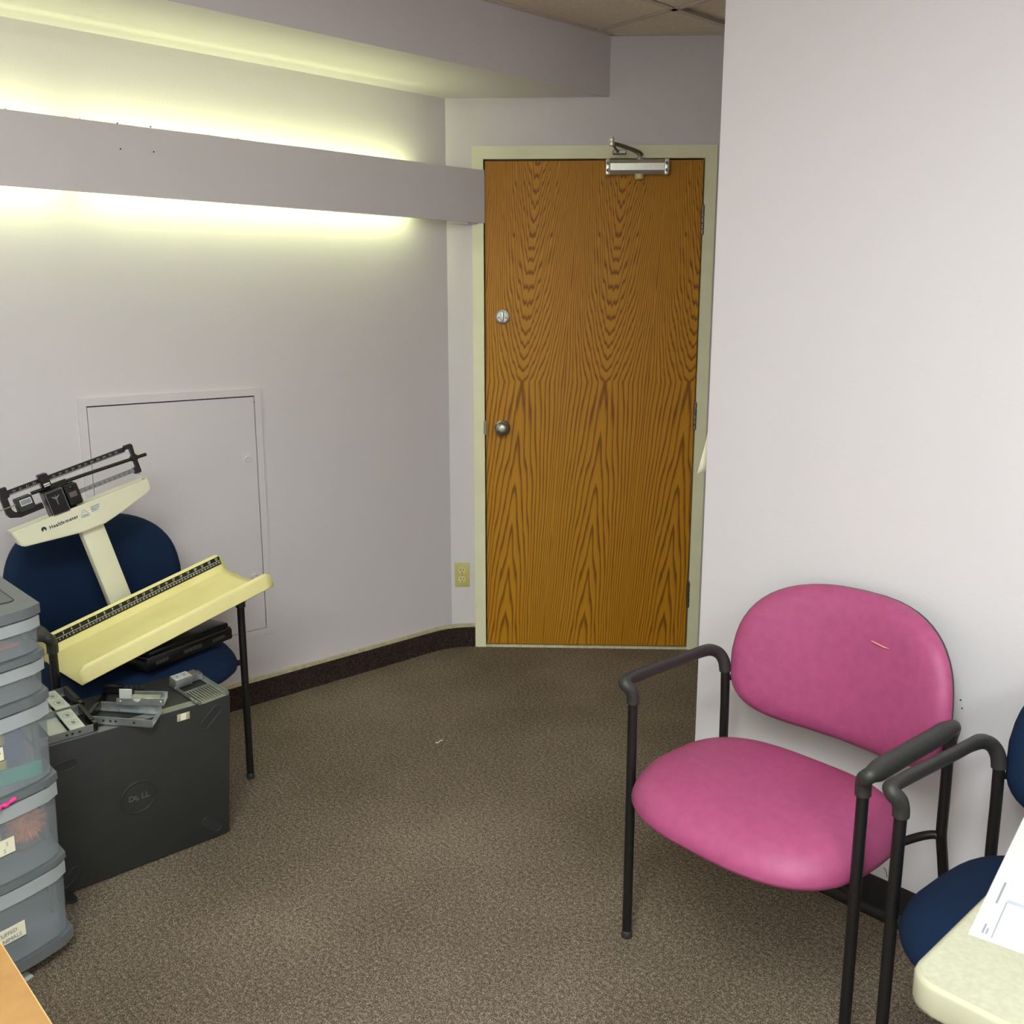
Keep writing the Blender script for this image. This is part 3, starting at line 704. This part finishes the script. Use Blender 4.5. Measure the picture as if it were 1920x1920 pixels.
# slim black device lying on the same seat
dv = thing('black_device', 'slim black electronic unit lying on the navy seat under the scale', 'electronics', mw=Matrix.Translation((-2.520, .962, .479)) @ Matrix.Rotation(R(90 + 18.7), 4, 'Z'))
bm = B(); rbox(bm, (0, 0, 0), (.322, .20, .034), .005, 2); dvb = obj('body', bm, 'gloss', dv)
bm = B(); rbox(bm, (.012, .004, .036), (.312, .20, .054), .006, 2); obj('lid', bm, 'gloss', dv)
bm = B(); rbox(bm, (.006, .002, .030), (.318, .19, .038), .001, 1); obj('seam', bm, 'rubber', dv)
for x0, x1 in ((.03, .075), (.13, .20), (.24, .29)):
    bm = B(); box(bm, (x0, -.0006, .012), (x1, .0, .024)); p_ = obj('port', bm, 'rubber', dv, smooth=False)
    for q in range(4):
        bm = B(); xx = x0 + (x1 - x0) * (q + .5) / 4; box(bm, (xx - .003, -.0012, .015), (xx + .003, -.0006, .020)); obj('port_pin', bm, 'bronze', p_, smooth=False)

# ------------------------------------------------------------------ computer tower, leaning a little into the room
TW = Matrix.Translation((-2.378, .86, .0)) @ Matrix.Rotation(R(8), 4, 'Y')
tw = thing('computer_tower', 'charcoal grey computer tower with embossed round badge, loose drive parts on top', 'computer', mw=TW)
TH, TD, TL = .44, .188, .241
bm = B(); rbox(bm, (-TD, -TL, .004), (-.004, TL, TH - .004), .003, 1); obj('case', bm, 'towertop', tw)
bm = B(); rbox(bm, (-.0045, -TL, .008), (0, TL, TH), .0016, 2); pan = obj('side_panel', bm, 'tower', tw)
bm = B(); box(bm, (-.030, -TL + .001, TH - .004), (-.0045, TL - .001, TH - .0012)); obj('top_rail', bm, 'galv', tw, smooth=False)
bm = B(); box(bm, (-TD + .002, -TL + .002, TH - .004), (-.031, TL - .002, TH - .0022)); obj('top_panel', bm, 'towertop', tw, smooth=False)
def groove(pts, r=.0022):
    bm = B(); closed_tube(bm, [(.0002, y, z) for y, z in pts], r, 8); return obj('groove', bm, 'tower', pan)
def stadium(a, b, r, k=8):
    a, b = Vector(a), Vector(b); d = (b - a).normalized(); ang = math.atan2(d.y, d.x); out = []
    for i in range(k + 1): t_ = ang - math.pi / 2 + math.pi * i / k; out.append((b.x + r * math.cos(t_), b.y + r * math.sin(t_)))
    for i in range(k + 1): t_ = ang + math.pi / 2 + math.pi * i / k; out.append((a.x + r * math.cos(t_), a.y + r * math.sin(t_)))
    return out
groove([(-.013 + .046 * math.cos(2 * math.pi * i / 48), .221 + .046 * math.sin(2 * math.pi * i / 48)) for i in range(48)], .0028)
groove([(-.013 + .036 * math.cos(2 * math.pi * i / 40), .221 + .036 * math.sin(2 * math.pi * i / 40)) for i in range(40)], .0006)
for a, b in (((.168, .374), (.204, .411)), ((.175, .070), (.204, .040)), ((-.204, .375), (-.176, .348 + .03)), ((-.204, .040), (-.178, .066))):
    groove(stadium(a, b, .0135), .0024)
    bm = B(); prism(bm, stadium(a, b, .0125), .0, .0004, axis=0); obj('recess', bm, 'towertop', pan, smooth=False)
TXT = basis((0, 0, 0), (0, 1, 0), (0, 0, 1), (1, 0, 0))
bm = B()
text_bm(bm, 'D', .023, Matrix.Translation((.0003, -.0400, .2135)) @ TXT, .0007)
text_bm(bm, 'E', .021, Matrix.Translation((.0003, -.0190, .2095)) @ TXT @ Matrix.Rotation(R(38), 4, 'Z'), .0007)
text_bm(bm, 'LL', .023, Matrix.Translation((.0003, -.0070, .2135)) @ TXT, .0007)
obj('badge_lettering', bm, cm('badge_grey', (92, 94, 95), rough=.4), pan, smooth=False)
bm = B(); box(bm, (.0001, .092, .407), (.0006, .126, .428)); tp = obj('tape_scrap', bm, 'tape', tw, smooth=False)
bm = B(); box(bm, (.0006, .102, .408), (.0011, .116, .4275)); obj('tape_core', bm, 'label', tp, smooth=False)
for y in (-.20, .20):
    for x, h in ((-.03, .004), (-TD + .03, -.018)):
        bm = B(); rbox(bm, (x - .02, y - .02, (-.003 if h > 0 else -.0235)), (x + .02, y + .02, .006), .001, 1); obj('foot', bm, 'rubber', tw)
bm = B(); prism(bm, [(-.03, -.225), (.035, -.222), (.048, -.196), (.040, -.188), (.0, -.193), (-.03, -.19)], .003, .012, axis=2, mt=Matrix.Rotation(R(-8), 4, 'Y')); obj('stabiliser_foot', bm, 'rubber', tw, smooth=False)

# ------------------------------------------------------------------ loose drive carriers and adapters on the tower
def on_top(x, y, a, h=0., rx=0, ry=0): return TW @ Matrix.Translation((x, y, TH + h)) @ Matrix.Rotation(R(a), 4, 'Z') @ rotm(rx, ry, 0)
def carrier(label, m4, rail='galv', plate=None, W=.106, Ln=.145):
    """front bezel along +X at y=0, rails run towards -Y"""
    t = thing('drive_carrier', label, 'drive carrier', mw=m4, group='loose drive carriers on the tower')
    bm = B(); rbox(bm, (0, -.012, 0), (W, 0, .024), .003, 2); bz = obj('bezel', bm, 'gloss', t)
    for q in range(7):
        bm = B(); x = .012 + q * .013; box(bm, (x, -.0001, .006), (x + .0085, .0012, .018)); obj('bezel_rib', bm, 'rubber', bz, smooth=False)
    bm = B(); rbox(bm, (.006, -.014, .0235), (W - .016, -.004, .0275), .001, 1); obj('release_latch', bm, 'black', t)
    for x in (0, W - .0022):
        bm = B(); box(bm, (x, -Ln, .0), (x + .0022, -.012, .021)); fl = x if x == 0 else W - .010
        box(bm, (fl, -Ln, 0), (fl + .010, -.012, .0016)); rl = obj('rail', bm, rail, t, smooth=False)
        for yy in (-.045, -.062, -.075, -.12):
            xx = x + .0022 if x else x
            bb = B(); lathe(bb, [(.0032, 0), (.0032, .0005)], 10, basis((W if x else 0, yy, .011), (0, 1, 0), (0, 0, 1), ((1 if x else -1), 0, 0))); obj('screw_hole', bb, 'print_dark', rl)
    bm = B(); box(bm, (.0022, -Ln, 0), (W - .0022, -Ln + .012, .0018)); obj('cross_bar', bm, rail, t, smooth=False)
    if plate is not None:
        y = plate
        bm = B(); rbox(bm, (.004, y - .036, .018), (W - .004, y, .0215), .0008, 1); pl = obj('adapter_plate', bm, 'galv2', t)
        bm = B(); box(bm, (.004, y - .078, .006), (W - .004, y - .036, .0085)); obj('adapter_tray', bm, 'galv2', t, smooth=False)
        bm = B()
        for cxx in (.032, .072):
            closed_tube(bm, [(cxx + .0135 * math.cos(a) * (1 + .15 * math.sin(3 * a)), y - .018 + .0115 * math.sin(a), .0216) for a in [2 * math.pi * i / 18 for i in range(18)]], .0005, 4)
            prism(bm, [(cxx - .006, y - .023), (cxx + .007, y - .021), (cxx + .005, y - .012), (cxx - .007, y - .014)], .0215, .0218)
        obj('diagram_print', bm, 'print_grey', pl, smooth=False)
    return t
carrier('silver drive carrier with printed plate at the tower edge beside the drawer cart', on_top(-.118, -.103, 0), plate=-.030)
carrier('silver drive carrier with printed plate behind the other, partly hidden by the cart', on_top(-.232, -.100, 3), plate=-.034)
carrier('black and silver drive carrier lying under the small grey bracket', on_top(-.060, -.118, -221, .001), rail='galv', W=.075, Ln=.165)
carrier('all-black drive carrier lying at an angle behind the grey bracket', on_top(-.186, -.024, 62, .002), rail='gloss', W=.05, Ln=.07)

def slotted_tray(t, W, Ln):
    """steel tray: floor with slots, two side flanges"""
    fl = B()
    box(fl, (0, 0, .0), (W, .010, .0014)); box(fl, (0, Ln - .012, 0), (W, Ln, .0014)); box(fl, (0, 0, 0), (.010, Ln, .0014)); box(fl, (W - .010, 0, 0), (W, Ln, .0014))
    box(fl, (.010, Ln * .55, 0), (W - .010, Ln * .60, .0014))
    for q in range(8): 
        x = .014 + q * (W - .028) / 7.5; box(fl, (x, .010, 0), (x + .0052, Ln * .55, .0014))
    obj('slotted_floor', fl, 'galv', t, smooth=False)
    for x in (0, W - .0016):
        bm = B(); box(bm, (x, 0, 0), (x + .0016, Ln, .010)); rl = obj('side_flange', bm, 'galv', t, smooth=False)
        for yy in (.015, .03, .038, Ln - .03):
            bb = B(); lathe(bb, [(.0022, 0), (.0022, .0004)], 8, basis((0 if x == 0 else W, yy, .0055), (0, 1, 0), (0, 0, 1), ((-1 if x == 0 else 1), 0, 0))); obj('screw_hole', bb, 'print_white', rl)
# adapter with slotted floor at the far end: front corner (.012,.148)
t = thing('drive_adapter', 'grey steel drive adapter with slotted floor at the far corner of the tower', 'drive adapter', mw=on_top(.008, .149, 98, .001), group='loose drive adapters on the tower')
slotted_tray(t, .092, .142)
bm = B(); rbox(bm, (.0, .108, .002), (.052, .142, .028), .003, 2); bx_ = obj('raised_box', bm, 'galv', t)
bm = B(); rbox(bm, (.002, .110, .0275), (.050, .141, .0288), .0005, 1); obj('printed_plate', bm, 'galv2', t)
bm = B()
for yy, xx in ((.125, .014), (.126, .036)): closed_tube(bm, [(xx + .008 * math.cos(a), yy + .009 * math.sin(a), .0289) for a in [2 * math.pi * i / 16 for i in range(16)]], .0006, 4); lathe(bm, [(.004, .0288), (.004, .0291)], 8, Matrix.Translation((xx, yy, 0)))
obj('diagram_print', bm, 'print_grey', t, smooth=False)
bm = B(); prism(bm, [(.052, .002), (.052, .026), (.074, .026), (.076, .020), (.088, .018), (.088, .002)], .118, .140, axis=1); obj('raised_block', bm, 'galv', t, smooth=False)
# grey bracket with an upright flap resting on the carrier
t = thing('drive_adapter', 'grey steel bracket with an upright flap lying on a black carrier', 'drive adapter', mw=on_top(-.060, -.040, 55.5, .0275), group='loose drive adapters on the tower')
bm = B(); box(bm, (0, 0, 0), (.116, .0016, .020)); box(bm, (0, 0, 0), (.116, .048, .0015)); box(bm, (.034, .046, 0), (.116, .048, .016)); ft = obj('bracket', bm, 'galv', t, smooth=False)
bm = B(); rbox(bm, (.001, .026, .001), (.032, .0285, .032), .0008, 1); obj('upright_flap', bm, 'galv2', t)
bm = B(); rbox(bm, (.034, .010, .014), (.104, .030, .0165), .0006, 1); obj('bracket_flange', bm, 'galv', t)
for xx in (.010, .108):
    bm = B(); lathe(bm, [(.0022, 0), (.0022, .0005)], 8, Matrix.Translation((xx, 0, .013)) @ TOCAM); obj('screw_hole', bm, 'print_white', t)
bm = B(); prism(bm, [(.050 + .009 * math.cos(math.pi + math.pi * i / 12), .020 + .009 * math.sin(math.pi + math.pi * i / 12)) for i in range(13)], -.0006, 0, axis=1); obj('thumb_notch', bm, 'galv2', t, smooth=False)

# ------------------------------------------------------------------ plastic drawer cart
CXF, CY0, CY1, CXB, BOW = -2.142, .05, .602, -2.53, .062
def front_x(y): u = (y - (CY0 + CY1) / 2) / ((CY1 - CY0) / 2); return CXF + BOW * (1 - u * u)
def cart_outline(ins=0., fwd=0., k=20):
    y0, y1 = CY0 + ins, CY1 - ins; pts = []
    for i in range(k + 1):
        y = y0 + (y1 - y0) * i / k; x = front_x(y) + fwd
        e = min(y - y0, y1 - y); 
        if e < .012: x -= .012 - math.sqrt(max(0, .012 ** 2 - (.012 - e) ** 2))
        pts.append((x, y))
    return pts + [(CXB + ins, y1), (CXB + ins, y0)]
OC = Vector((CXF, (CY0 + CY1) / 2, 0))
cart = thing('drawer_cart', 'grey plastic five-drawer cart with frosted drawers on casters', 'drawer cart', OC)
def loc2(pts): return [(p[0] - OC.x, p[1] - OC.y) for p in pts]
def cobj(nm, bm, m, par=cart, **k): return obj(nm, bm, m, par, **k)
bm = B(); prism(bm, loc2(cart_outline(0, .004)), .818, .8395); lid = cobj('lid', bm, 'greyp', angle=30)
bm = B(); prism(bm, [(p[0], p[1]) for p in rrect(CXB + .05 - OC.x, CY0 + .05 - OC.y, -.05, CY1 - .035 - OC.y, .02)], .8395, .8408); cobj('lid_panel', bm, cm('grey_lid_panel', (92, 95, 99), rough=.5))
bm = B(); closed_tube(bm, [(p[0], p[1], .8400) for p in rrect(CXB + .05 - OC.x, CY0 + .05 - OC.y, -.05, CY1 - .035 - OC.y, .02)], .0022, 6); cobj('lid_groove', bm, cm('grey_dark', (48, 50, 52), rough=.5))
levels = [(.7365, .818), (.6445, .7205), (.447, .6235), (.2515, .4295), (.0615, .2365)]
rails = [(.7205, .7365), (.6235, .6445), (.4295, .447), (.2365, .2515), (.036, .0615)]
for z0, z1 in rails:
    bm = B(); prism(bm, loc2(cart_outline(0, .003)), z0, z1 - .001); cobj('shelf_rail', bm, 'greyp', angle=30)
for y in (CY0 + .012, CY1 - .012):
    for x in (CXB + .012, CXF - .10):
        bm = B(); rbox(bm, (x - .010 - OC.x, y - .006 - OC.y, .036), (x + .010 - OC.x, y + .006 - OC.y, .82), .002, 1); cobj('post', bm, 'greyp')
for k, (z0, z1) in enumerate(levels):
    ins = .008
    ol = loc2(cart_outline(ins, .0)); n = len(ol)
    zt = z1 - .004; zb = z0 + .002
    bm = B(); tp_ = [bm.verts.new((p[0], p[1], zt)) for p in ol]; bt = [bm.verts.new((p[0] * 1.0 - (.004 if p[0] > -.2 else 0), p[1] * .985, zb)) for p in ol]
    for i in range(n): bm.faces.new((bt[i], bt[(i + 1) % n], tp_[(i + 1) % n], tp_[i]))
    bm.faces.new(bt[::-1])
    dr = cobj('drawer', bm, 'frost', angle=30); md = dr.modifiers.new('wall', 'SOLIDIFY'); md.thickness = .002; md.offset = -1
    fo = loc2(cart_outline(.004, .004))[:21]; fi = loc2(cart_outline(.004, -.002))[:21]
    bm = B(); strip(bm, fi, fo, z1 - .004 - (.024 if k < 2 else .030), z1 - .004); obj('drawer_lip', bm, 'frost2', dr, angle=30)
for x, y in ((CXF - .035, CY1 - .045), (CXF - .035, CY0 + .045), (CXB + .04, CY1 - .045), (CXB + .04, CY0 + .045)):
    bm = B(); lathe(bm, [(.017, -.010), (.0185, -.008), (.0185, .008), (.017, .010)], 20, Matrix.Translation((x - OC.x, y - OC.y, .0185)) @ Matrix.Rotation(R(90), 4, 'X')); cs = cobj('caster', bm, 'gloss')
    bm = B(); rbox(bm, (x - .012 - OC.x, y - .013 - OC.y, .022), (x + .012 - OC.x, y + .013 - OC.y, .0365), .002, 1); obj('caster_fork', bm, 'gloss', cs)
# labels on the drawer fronts
def front_frame(y, z, off=.0):
    dx = (front_x(y + .01) - front_x(y - .01)) / .02
    ey = Vector((dx, 1, 0)).normalized(); nrm = Vector((ey.y, -ey.x, 0))
    p = Vector((front_x(y), y, z)) + nrm * off - OC
    return basis(p, ey, (0, 0, 1), nrm)
def drawer_label(y0, y1, zc, hh, lines, size):
    a = [(front_x(y0 + (y1 - y0) * i / 6) - OC.x, y0 + (y1 - y0) * i / 6 - OC.y) for i in range(7)]
    bm = B(); strip(bm, [(p[0] - .001, p[1]) for p in a], [(p[0] + .0012, p[1]) for p in a], zc - hh, zc + hh); lb_ = cobj('drawer_label', bm, 'label', smooth=False)
    bm = B()
    for s, y, dz in lines: text_bm(bm, s, size, front_frame(y, zc + dz, .0016) @ Matrix.Rotation(R(1.5), 4, 'Z'), .0003, align='RIGHT', shear=.12)
    obj('label_lettering', bm, 'print_grey', lb_, smooth=False)
drawer_label(.385, .492, .136, .017, (('STUFFED', .474, .0025), ('ANIMALS', .482, -.012)), .0125)
drawer_label(.41, .490, .338, .017, (('S', .476, .002), ('S', .470, -.012)), .0125)
drawer_label(.42, .488, .546, .014, (('P', .482, -.004),), .0125)

# toys in the drawers
def lump(name, label, cat, m, loc, rad, sub=3, jitter=0., scale=(1, 1, 1), rot=(0, 0, 0)):
    bm = B(); bmesh.ops.create_icosphere(bm, subdivisions=sub, radius=rad)
    for v in bm.verts:
        k = 1 + random.uniform(-jitter, jitter); v.co = Vector((v.co.x * scale[0] * k, v.co.y * scale[1] * k, v.co.z * scale[2] * k))
    o = obj(name, bm, m, None, angle=180 if jitter < .1 else 20); place(o, loc, rot); return tag(o, label, cat)
# fluffy orange ball with tufts
bm = B(); bmesh.ops.create_icosphere(bm, subdivisions=2, radius=.030)
for i in range(620):
    d = Vector((random.gauss(0, 1), random.gauss(0, 1), random.gauss(0, 1))).normalized(); s_ = d.orthogonal().normalized() * .0022
    tip = d * random.uniform(.040, .048) + Vector((random.uniform(-.005, .005), random.uniform(-.005, .005), -.004)); b_ = d * .026
    q = [bm.verts.new(b_ + s_), bm.verts.new(b_ - s_), bm.verts.new(b_ + d.cross(s_)), bm.verts.new(tip)]
    for f in ((0, 1, 3), (1, 2, 3), (2, 0, 3)): bm.faces.new([q[j] for j in f])
o = obj('fluffy_ball', bm, cm('orange_fluff', (255, 138, 92), rough=.95, var=.25, vscale=25), None, smooth=False); place(o, (-2.195, .535, .3325)); tag(o, 'fluffy orange toy ball inside the fourth drawer', 'toy')
lump('toy_ball', 'smooth yellow toy ball inside the fourth drawer', 'toy', cm('yellow_toy', (232, 204, 62), rough=.6), (-2.19, .418, .322), .066)
lump('plush_toy', 'purple plush toy at the back of the fourth drawer', 'toy', cm('purple_toy', (128, 74, 164), rough=.9), (-2.315, .455, .305), .048, scale=(1, 1.2, 1))
o = lump('plush_toy', 'brown bagged toy below the orange ball in the fourth drawer', 'toy', cm('brown_toy', (104, 70, 66), rough=.6), (-2.215, .540, .2715), .018, jitter=.05, scale=(1.2, 1.7, .95))
def toy_box(name, label, m, loc, size, rot):
    bm = B(); rbox(bm, (-size[0] / 2, -size[1] / 2, 0), (size[0] / 2, size[1] / 2, size[2]), .005, 2)
    o = obj(name, bm, m); place(o, loc, rot); return tag(o, label, 'toy')
toy_box('toy_block', 'blue toy block standing in the third drawer', cm('blue_toy', (52, 82, 168), rough=.5), (-2.27, .525, .452), (.06, .07, .115), (0, 0, R(20)))
t = thing('toy_figure', 'yellow and green toy figure in the third drawer', 'toy', (-2.205, .500, .452), (0, 0, R(10)))
bm = B(); lathe(bm, [(.012, 0), (.016, .004), (.016, .032), (.010, .036)], 16); obj('figure_base', bm, M['yellow_toy'], t)
bm = B(); lathe(bm, [(.012, .036), (.015, .040), (.014, .064), (.008, .068)], 16); obj('figure_body', bm, cm('green_toy', (60, 150, 110), rough=.5), t)
bm = B(); lathe(bm, [(.006, .068), (.016, .074), (.018, .086), (.013, .098), (.004, .102)], 16); obj('figure_head', bm, M['yellow_toy'], t)
t = thing('plastic_tray', 'teal translucent plastic tray leaning in the third drawer', 'tray', (-2.148, .50, .452), (R(0), 0, R(0)))
bm = B(); box(bm, (-.004, -.085, .0), (.0, .072, .034)); box(bm, (-.035, -.085, 0), (-.004, .072, .003)); obj('tray_wall', bm, cm('teal_plastic', (38, 150, 126), rough=.35), t, smooth=False)
o = toy_box('small_carton', 'small tan cardboard carton inside the third drawer', 'cardboard', (-2.165, .425, .452), (.02, .10, .10), (0, 0, 0))
for q, (y, a, c) in enumerate(((.525, 12, (214, 60, 84)), (.50, 5, (150, 40, 70)), (.515, -14, (90, 110, 84)), (.475, 20, (120, 46, 74)))):
    t = thing('crayon', ['pink crayon in the top drawer', 'dark red crayon in the top drawer', 'olive green crayon in the top drawer', 'plum crayon in the top drawer'][q], 'crayon', (-2.18 - q * .016, y, .7465 + .007 * (q % 2)), (0, 0, R(90 + a)), 'crayons in the top drawer')
    m_ = cm('crayon_%d' % q, c, rough=.6)
    bm = B(); tube(bm, [(-.045, 0, 0), (.030, 0, 0)], .0052, 10); obj('stick', bm, m_, t)
    bm = B(); tube(bm, [(.030, 0, 0), (.032, 0, 0), (.040, 0, 0)], [.0050, .0042, .0022], 10); obj('tip', bm, m_, t)
lump('toy_figure', 'small teal toy inside the second drawer', 'toy', M['teal_plastic'], (-2.24, .50, .668), .020, scale=(1, 1.5, 1))
pts = smooth_path([(-2.086, .425, .4215), (-2.078, .440, .4330), (-2.080, .455, .4315), (-2.086, .468, .4375), (-2.092, .482, .4350), (-2.104, .500, .4370)], 6)
bm = B(); tube(bm, pts, [.0045 + .0012 * math.sin(i * .9) for i in range(len(pts))], 10); o = obj('rubber_toy', bm, cm('hot_pink', (244, 62, 150), rough=.5)); tag(o, 'wavy hot pink rubber toy poking out over the fourth drawer', 'toy')

# ------------------------------------------------------------------ cardboard box by the camera
cb = thing('cardboard_box', 'tan cardboard box with a folded flap beside the drawer cart', 'box', (-1.50, .10, 0))
bx0, bx1, by0, by1, bz = -.26, .24, -.28, .238, .42
for nm, lo, hi in (('box_side', (bx0, by0, 0), (bx1, by0 + .005, bz)), ('box_side', (bx0, by1 - .005, 0), (bx1, by1, bz)), ('box_side', (bx0, by0 + .005, 0), (bx0 + .005, by1 - .005, bz)), ('box_side', (bx1 - .005, by0 + .005, 0), (bx1, by1 - .005, bz)), ('box_bottom', (bx0 + .005, by0 + .005, 0), (bx1 - .005, by1 - .005, .005))):
    bm = B(); box(bm, lo, hi); obj(nm, bm, 'cardboard', cb, smooth=False)
bm = B(); box(bm, (bx0, -.019, bz), (bx1, by1 + .002, bz + .005)); fl = obj('flap', bm, 'cardboard', cb, smooth=False)
bm = B(); box(bm, (bx0, by1 + .002, bz + .0008), (bx1, by1 + .0035, bz + .0046)); obj('flap_edge', bm, 'cardedge', fl, smooth=False)
bm = B(); box(bm, (bx0, by0 - .002, bz), (bx1, -.023, bz + .005)); obj('flap', bm, 'cardboard', cb, smooth=False)

# ------------------------------------------------------------------ table and papers
TX, TY = -.397, .953
tb = thing('table', 'beige speckled laminate table with rounded corner and papers on it', 'table', (TX, TY, 0))
tw_, td_ = 1.3, .62
out = rrect(0, 0, tw_, td_, .032, 6); inn = rrect(.006, .006, tw_ - .006, td_ - .006, .027, 6)
bm = B(); rings = []
for ol_, z in ((inn, .702), (rrect(.0015, .0015, tw_ - .0015, td_ - .0015, .031, 6), .703), (out, .708), (out, .734), (rrect(.0015, .0015, tw_ - .0015, td_ - .0015, .031, 6), .7385), (inn, .7398)):
    rings.append([bm.verts.new((x, y, z)) for x, y in ol_])
for a, b in zip(rings, rings[1:]):
    for i in range(len(a)): bm.faces.new((a[i], a[(i + 1) % len(a)], b[(i + 1) % len(b)], b[i]))
bm.faces.new(rings[0][::-1]); bm.faces.new(rings[-1]); obj('edge_band', bm, 'tedge', tb, angle=60)
bm = B(); prism(bm, rrect(.0068, .0068, tw_ - .0068, td_ - .0068, .026, 6), .7399, .7404); obj('table_top', bm, 'laminate', tb, smooth=False)
for x in (.46, 1.1):
    bm = B(); rbox(bm, (x - .03, .29, .03), (x + .03, .35, .703), .004, 1); obj('column', bm, 'rubber', tb)
    bm = B(); rbox(bm, (x - .035, .05, 0), (x + .035, .58, .035), .008, 2); obj('foot', bm, 'rubber', tb)
# papers: top sheet printed form, second sheet below
def sheet(label, loc, rz, prints, up=0., W=.28, Hh=.216):
    t = thing('paper_sheet', label, 'paper', loc, (0, 0, rz), 'papers on the beige table')
    bm = B(); box(bm, (0, 0, 0), (W, Hh, .0006)); obj('sheet', bm, 'paper', t, smooth=False)
    for nm, m, rects in prints:
        bm = B()
        for x0, y0, x1, y1 in rects: box(bm, (x0, y0, .0006), (x1, y1, .0008))
        obj(nm, bm, m, t, smooth=False)
    return t
# local x runs to the right along the front edge, local y away from the camera
fine = [(.0115, .012, .0137, .034), (.0155, .012, .0173, .026)]
fine2 = [(.0120, .085, .0145, .140)]
sheet('white printed form with a blue bar lying on the beige table', (-.377, 1.071, .7410), R(10), (('ruled_line', 'print_grey', [(.0225, .008, .0238, .094)]), ('blue_bar', cm('pale_blue_bar', (168, 172, 206)), [(.0225, .094, .16, .101)]), ('fine_print', 'print_grey', fine[:1]), ('fine_print', 'print_grey', fine[1:]), ('fine_print', 'print_grey', fine2)), W=.30, Hh=.36)

# ------------------------------------------------------------------ small scraps and the wall notice
def scrap(label, pts, r, loc=None):
    bm = B(); tube(bm, smooth_path(pts, 5), r, 8, ry=r * .5); o = obj('paper_scrap', bm, 'paper'); return tag(o, label, 'paper scrap')
o = scrap('tiny S-shaped white scrap on the open carpet', [(-2.4425, 1.894, .0025), (-2.437, 1.899, .003), (-2.4365, 1.905, .003), (-2.4415, 1.909, .003), (-2.443, 1.915, .003), (-2.4385, 1.922, .0025)], .0021)
bm = B(); prism(bm, [(-2.135, .470), (-2.105, .478), (-2.115, .500), (-2.140, .492)], .0012, .004); o = obj('paper_scrap', bm, 'paper', smooth=False); tag(o, 'white paper scrap on the carpet under the drawer cart', 'paper scrap')
# notice pinned to the end face of the right wall, its lower corner curling away
bm = B(); rows = []
for i in range(9):
    v = i / 8; row = []
    for j in range(5):
        u = j / 4; y = 2.125 + .19 * u; z = 1.025 + .20 * v
        lift = .024 * (1 - v) ** 1.6 * (1 - .5 * u); row.append(bm.verts.new((XE - .0015 - lift, y - .03 * (1 - v) * (1 - u), z)))
    rows.append(row)
for i in range(8):
    for j in range(4): bm.faces.new((rows[i][j], rows[i][j + 1], rows[i + 1][j + 1], rows[i + 1][j]))
t = thing('wall_notice', 'cream paper notice curling off the end of the white wall by the door', 'notice', (0, 0, 0))
lines = B()
for i in range(9):
    v = .10 + .08 * i; a_ = []
    for u in (.06, .3, .55, .8):
        lift = .024 * (1 - v) ** 1.6 * (1 - .5 * u); a_.append((XE - .0026 - lift, 2.125 + .19 * u - .03 * (1 - v) * (1 - u), 1.025 + .20 * v))
    for p, q in zip(a_, a_[1:]):
        f = [lines.verts.new((p[0], p[1], p[2])), lines.verts.new((q[0], q[1], q[2])), lines.verts.new((q[0], q[1], q[2] + .004)), lines.verts.new((p[0], p[1], p[2] + .004))]; lines.faces.new(f)
o = obj('printed_lines', lines, 'print_grey', t, smooth=False); o['kind'] = 'stuff'
o = obj('sheet', bm, 'label', t); md = o.modifiers.new('thickness', 'SOLIDIFY'); md.thickness = .0008; md.offset = 0
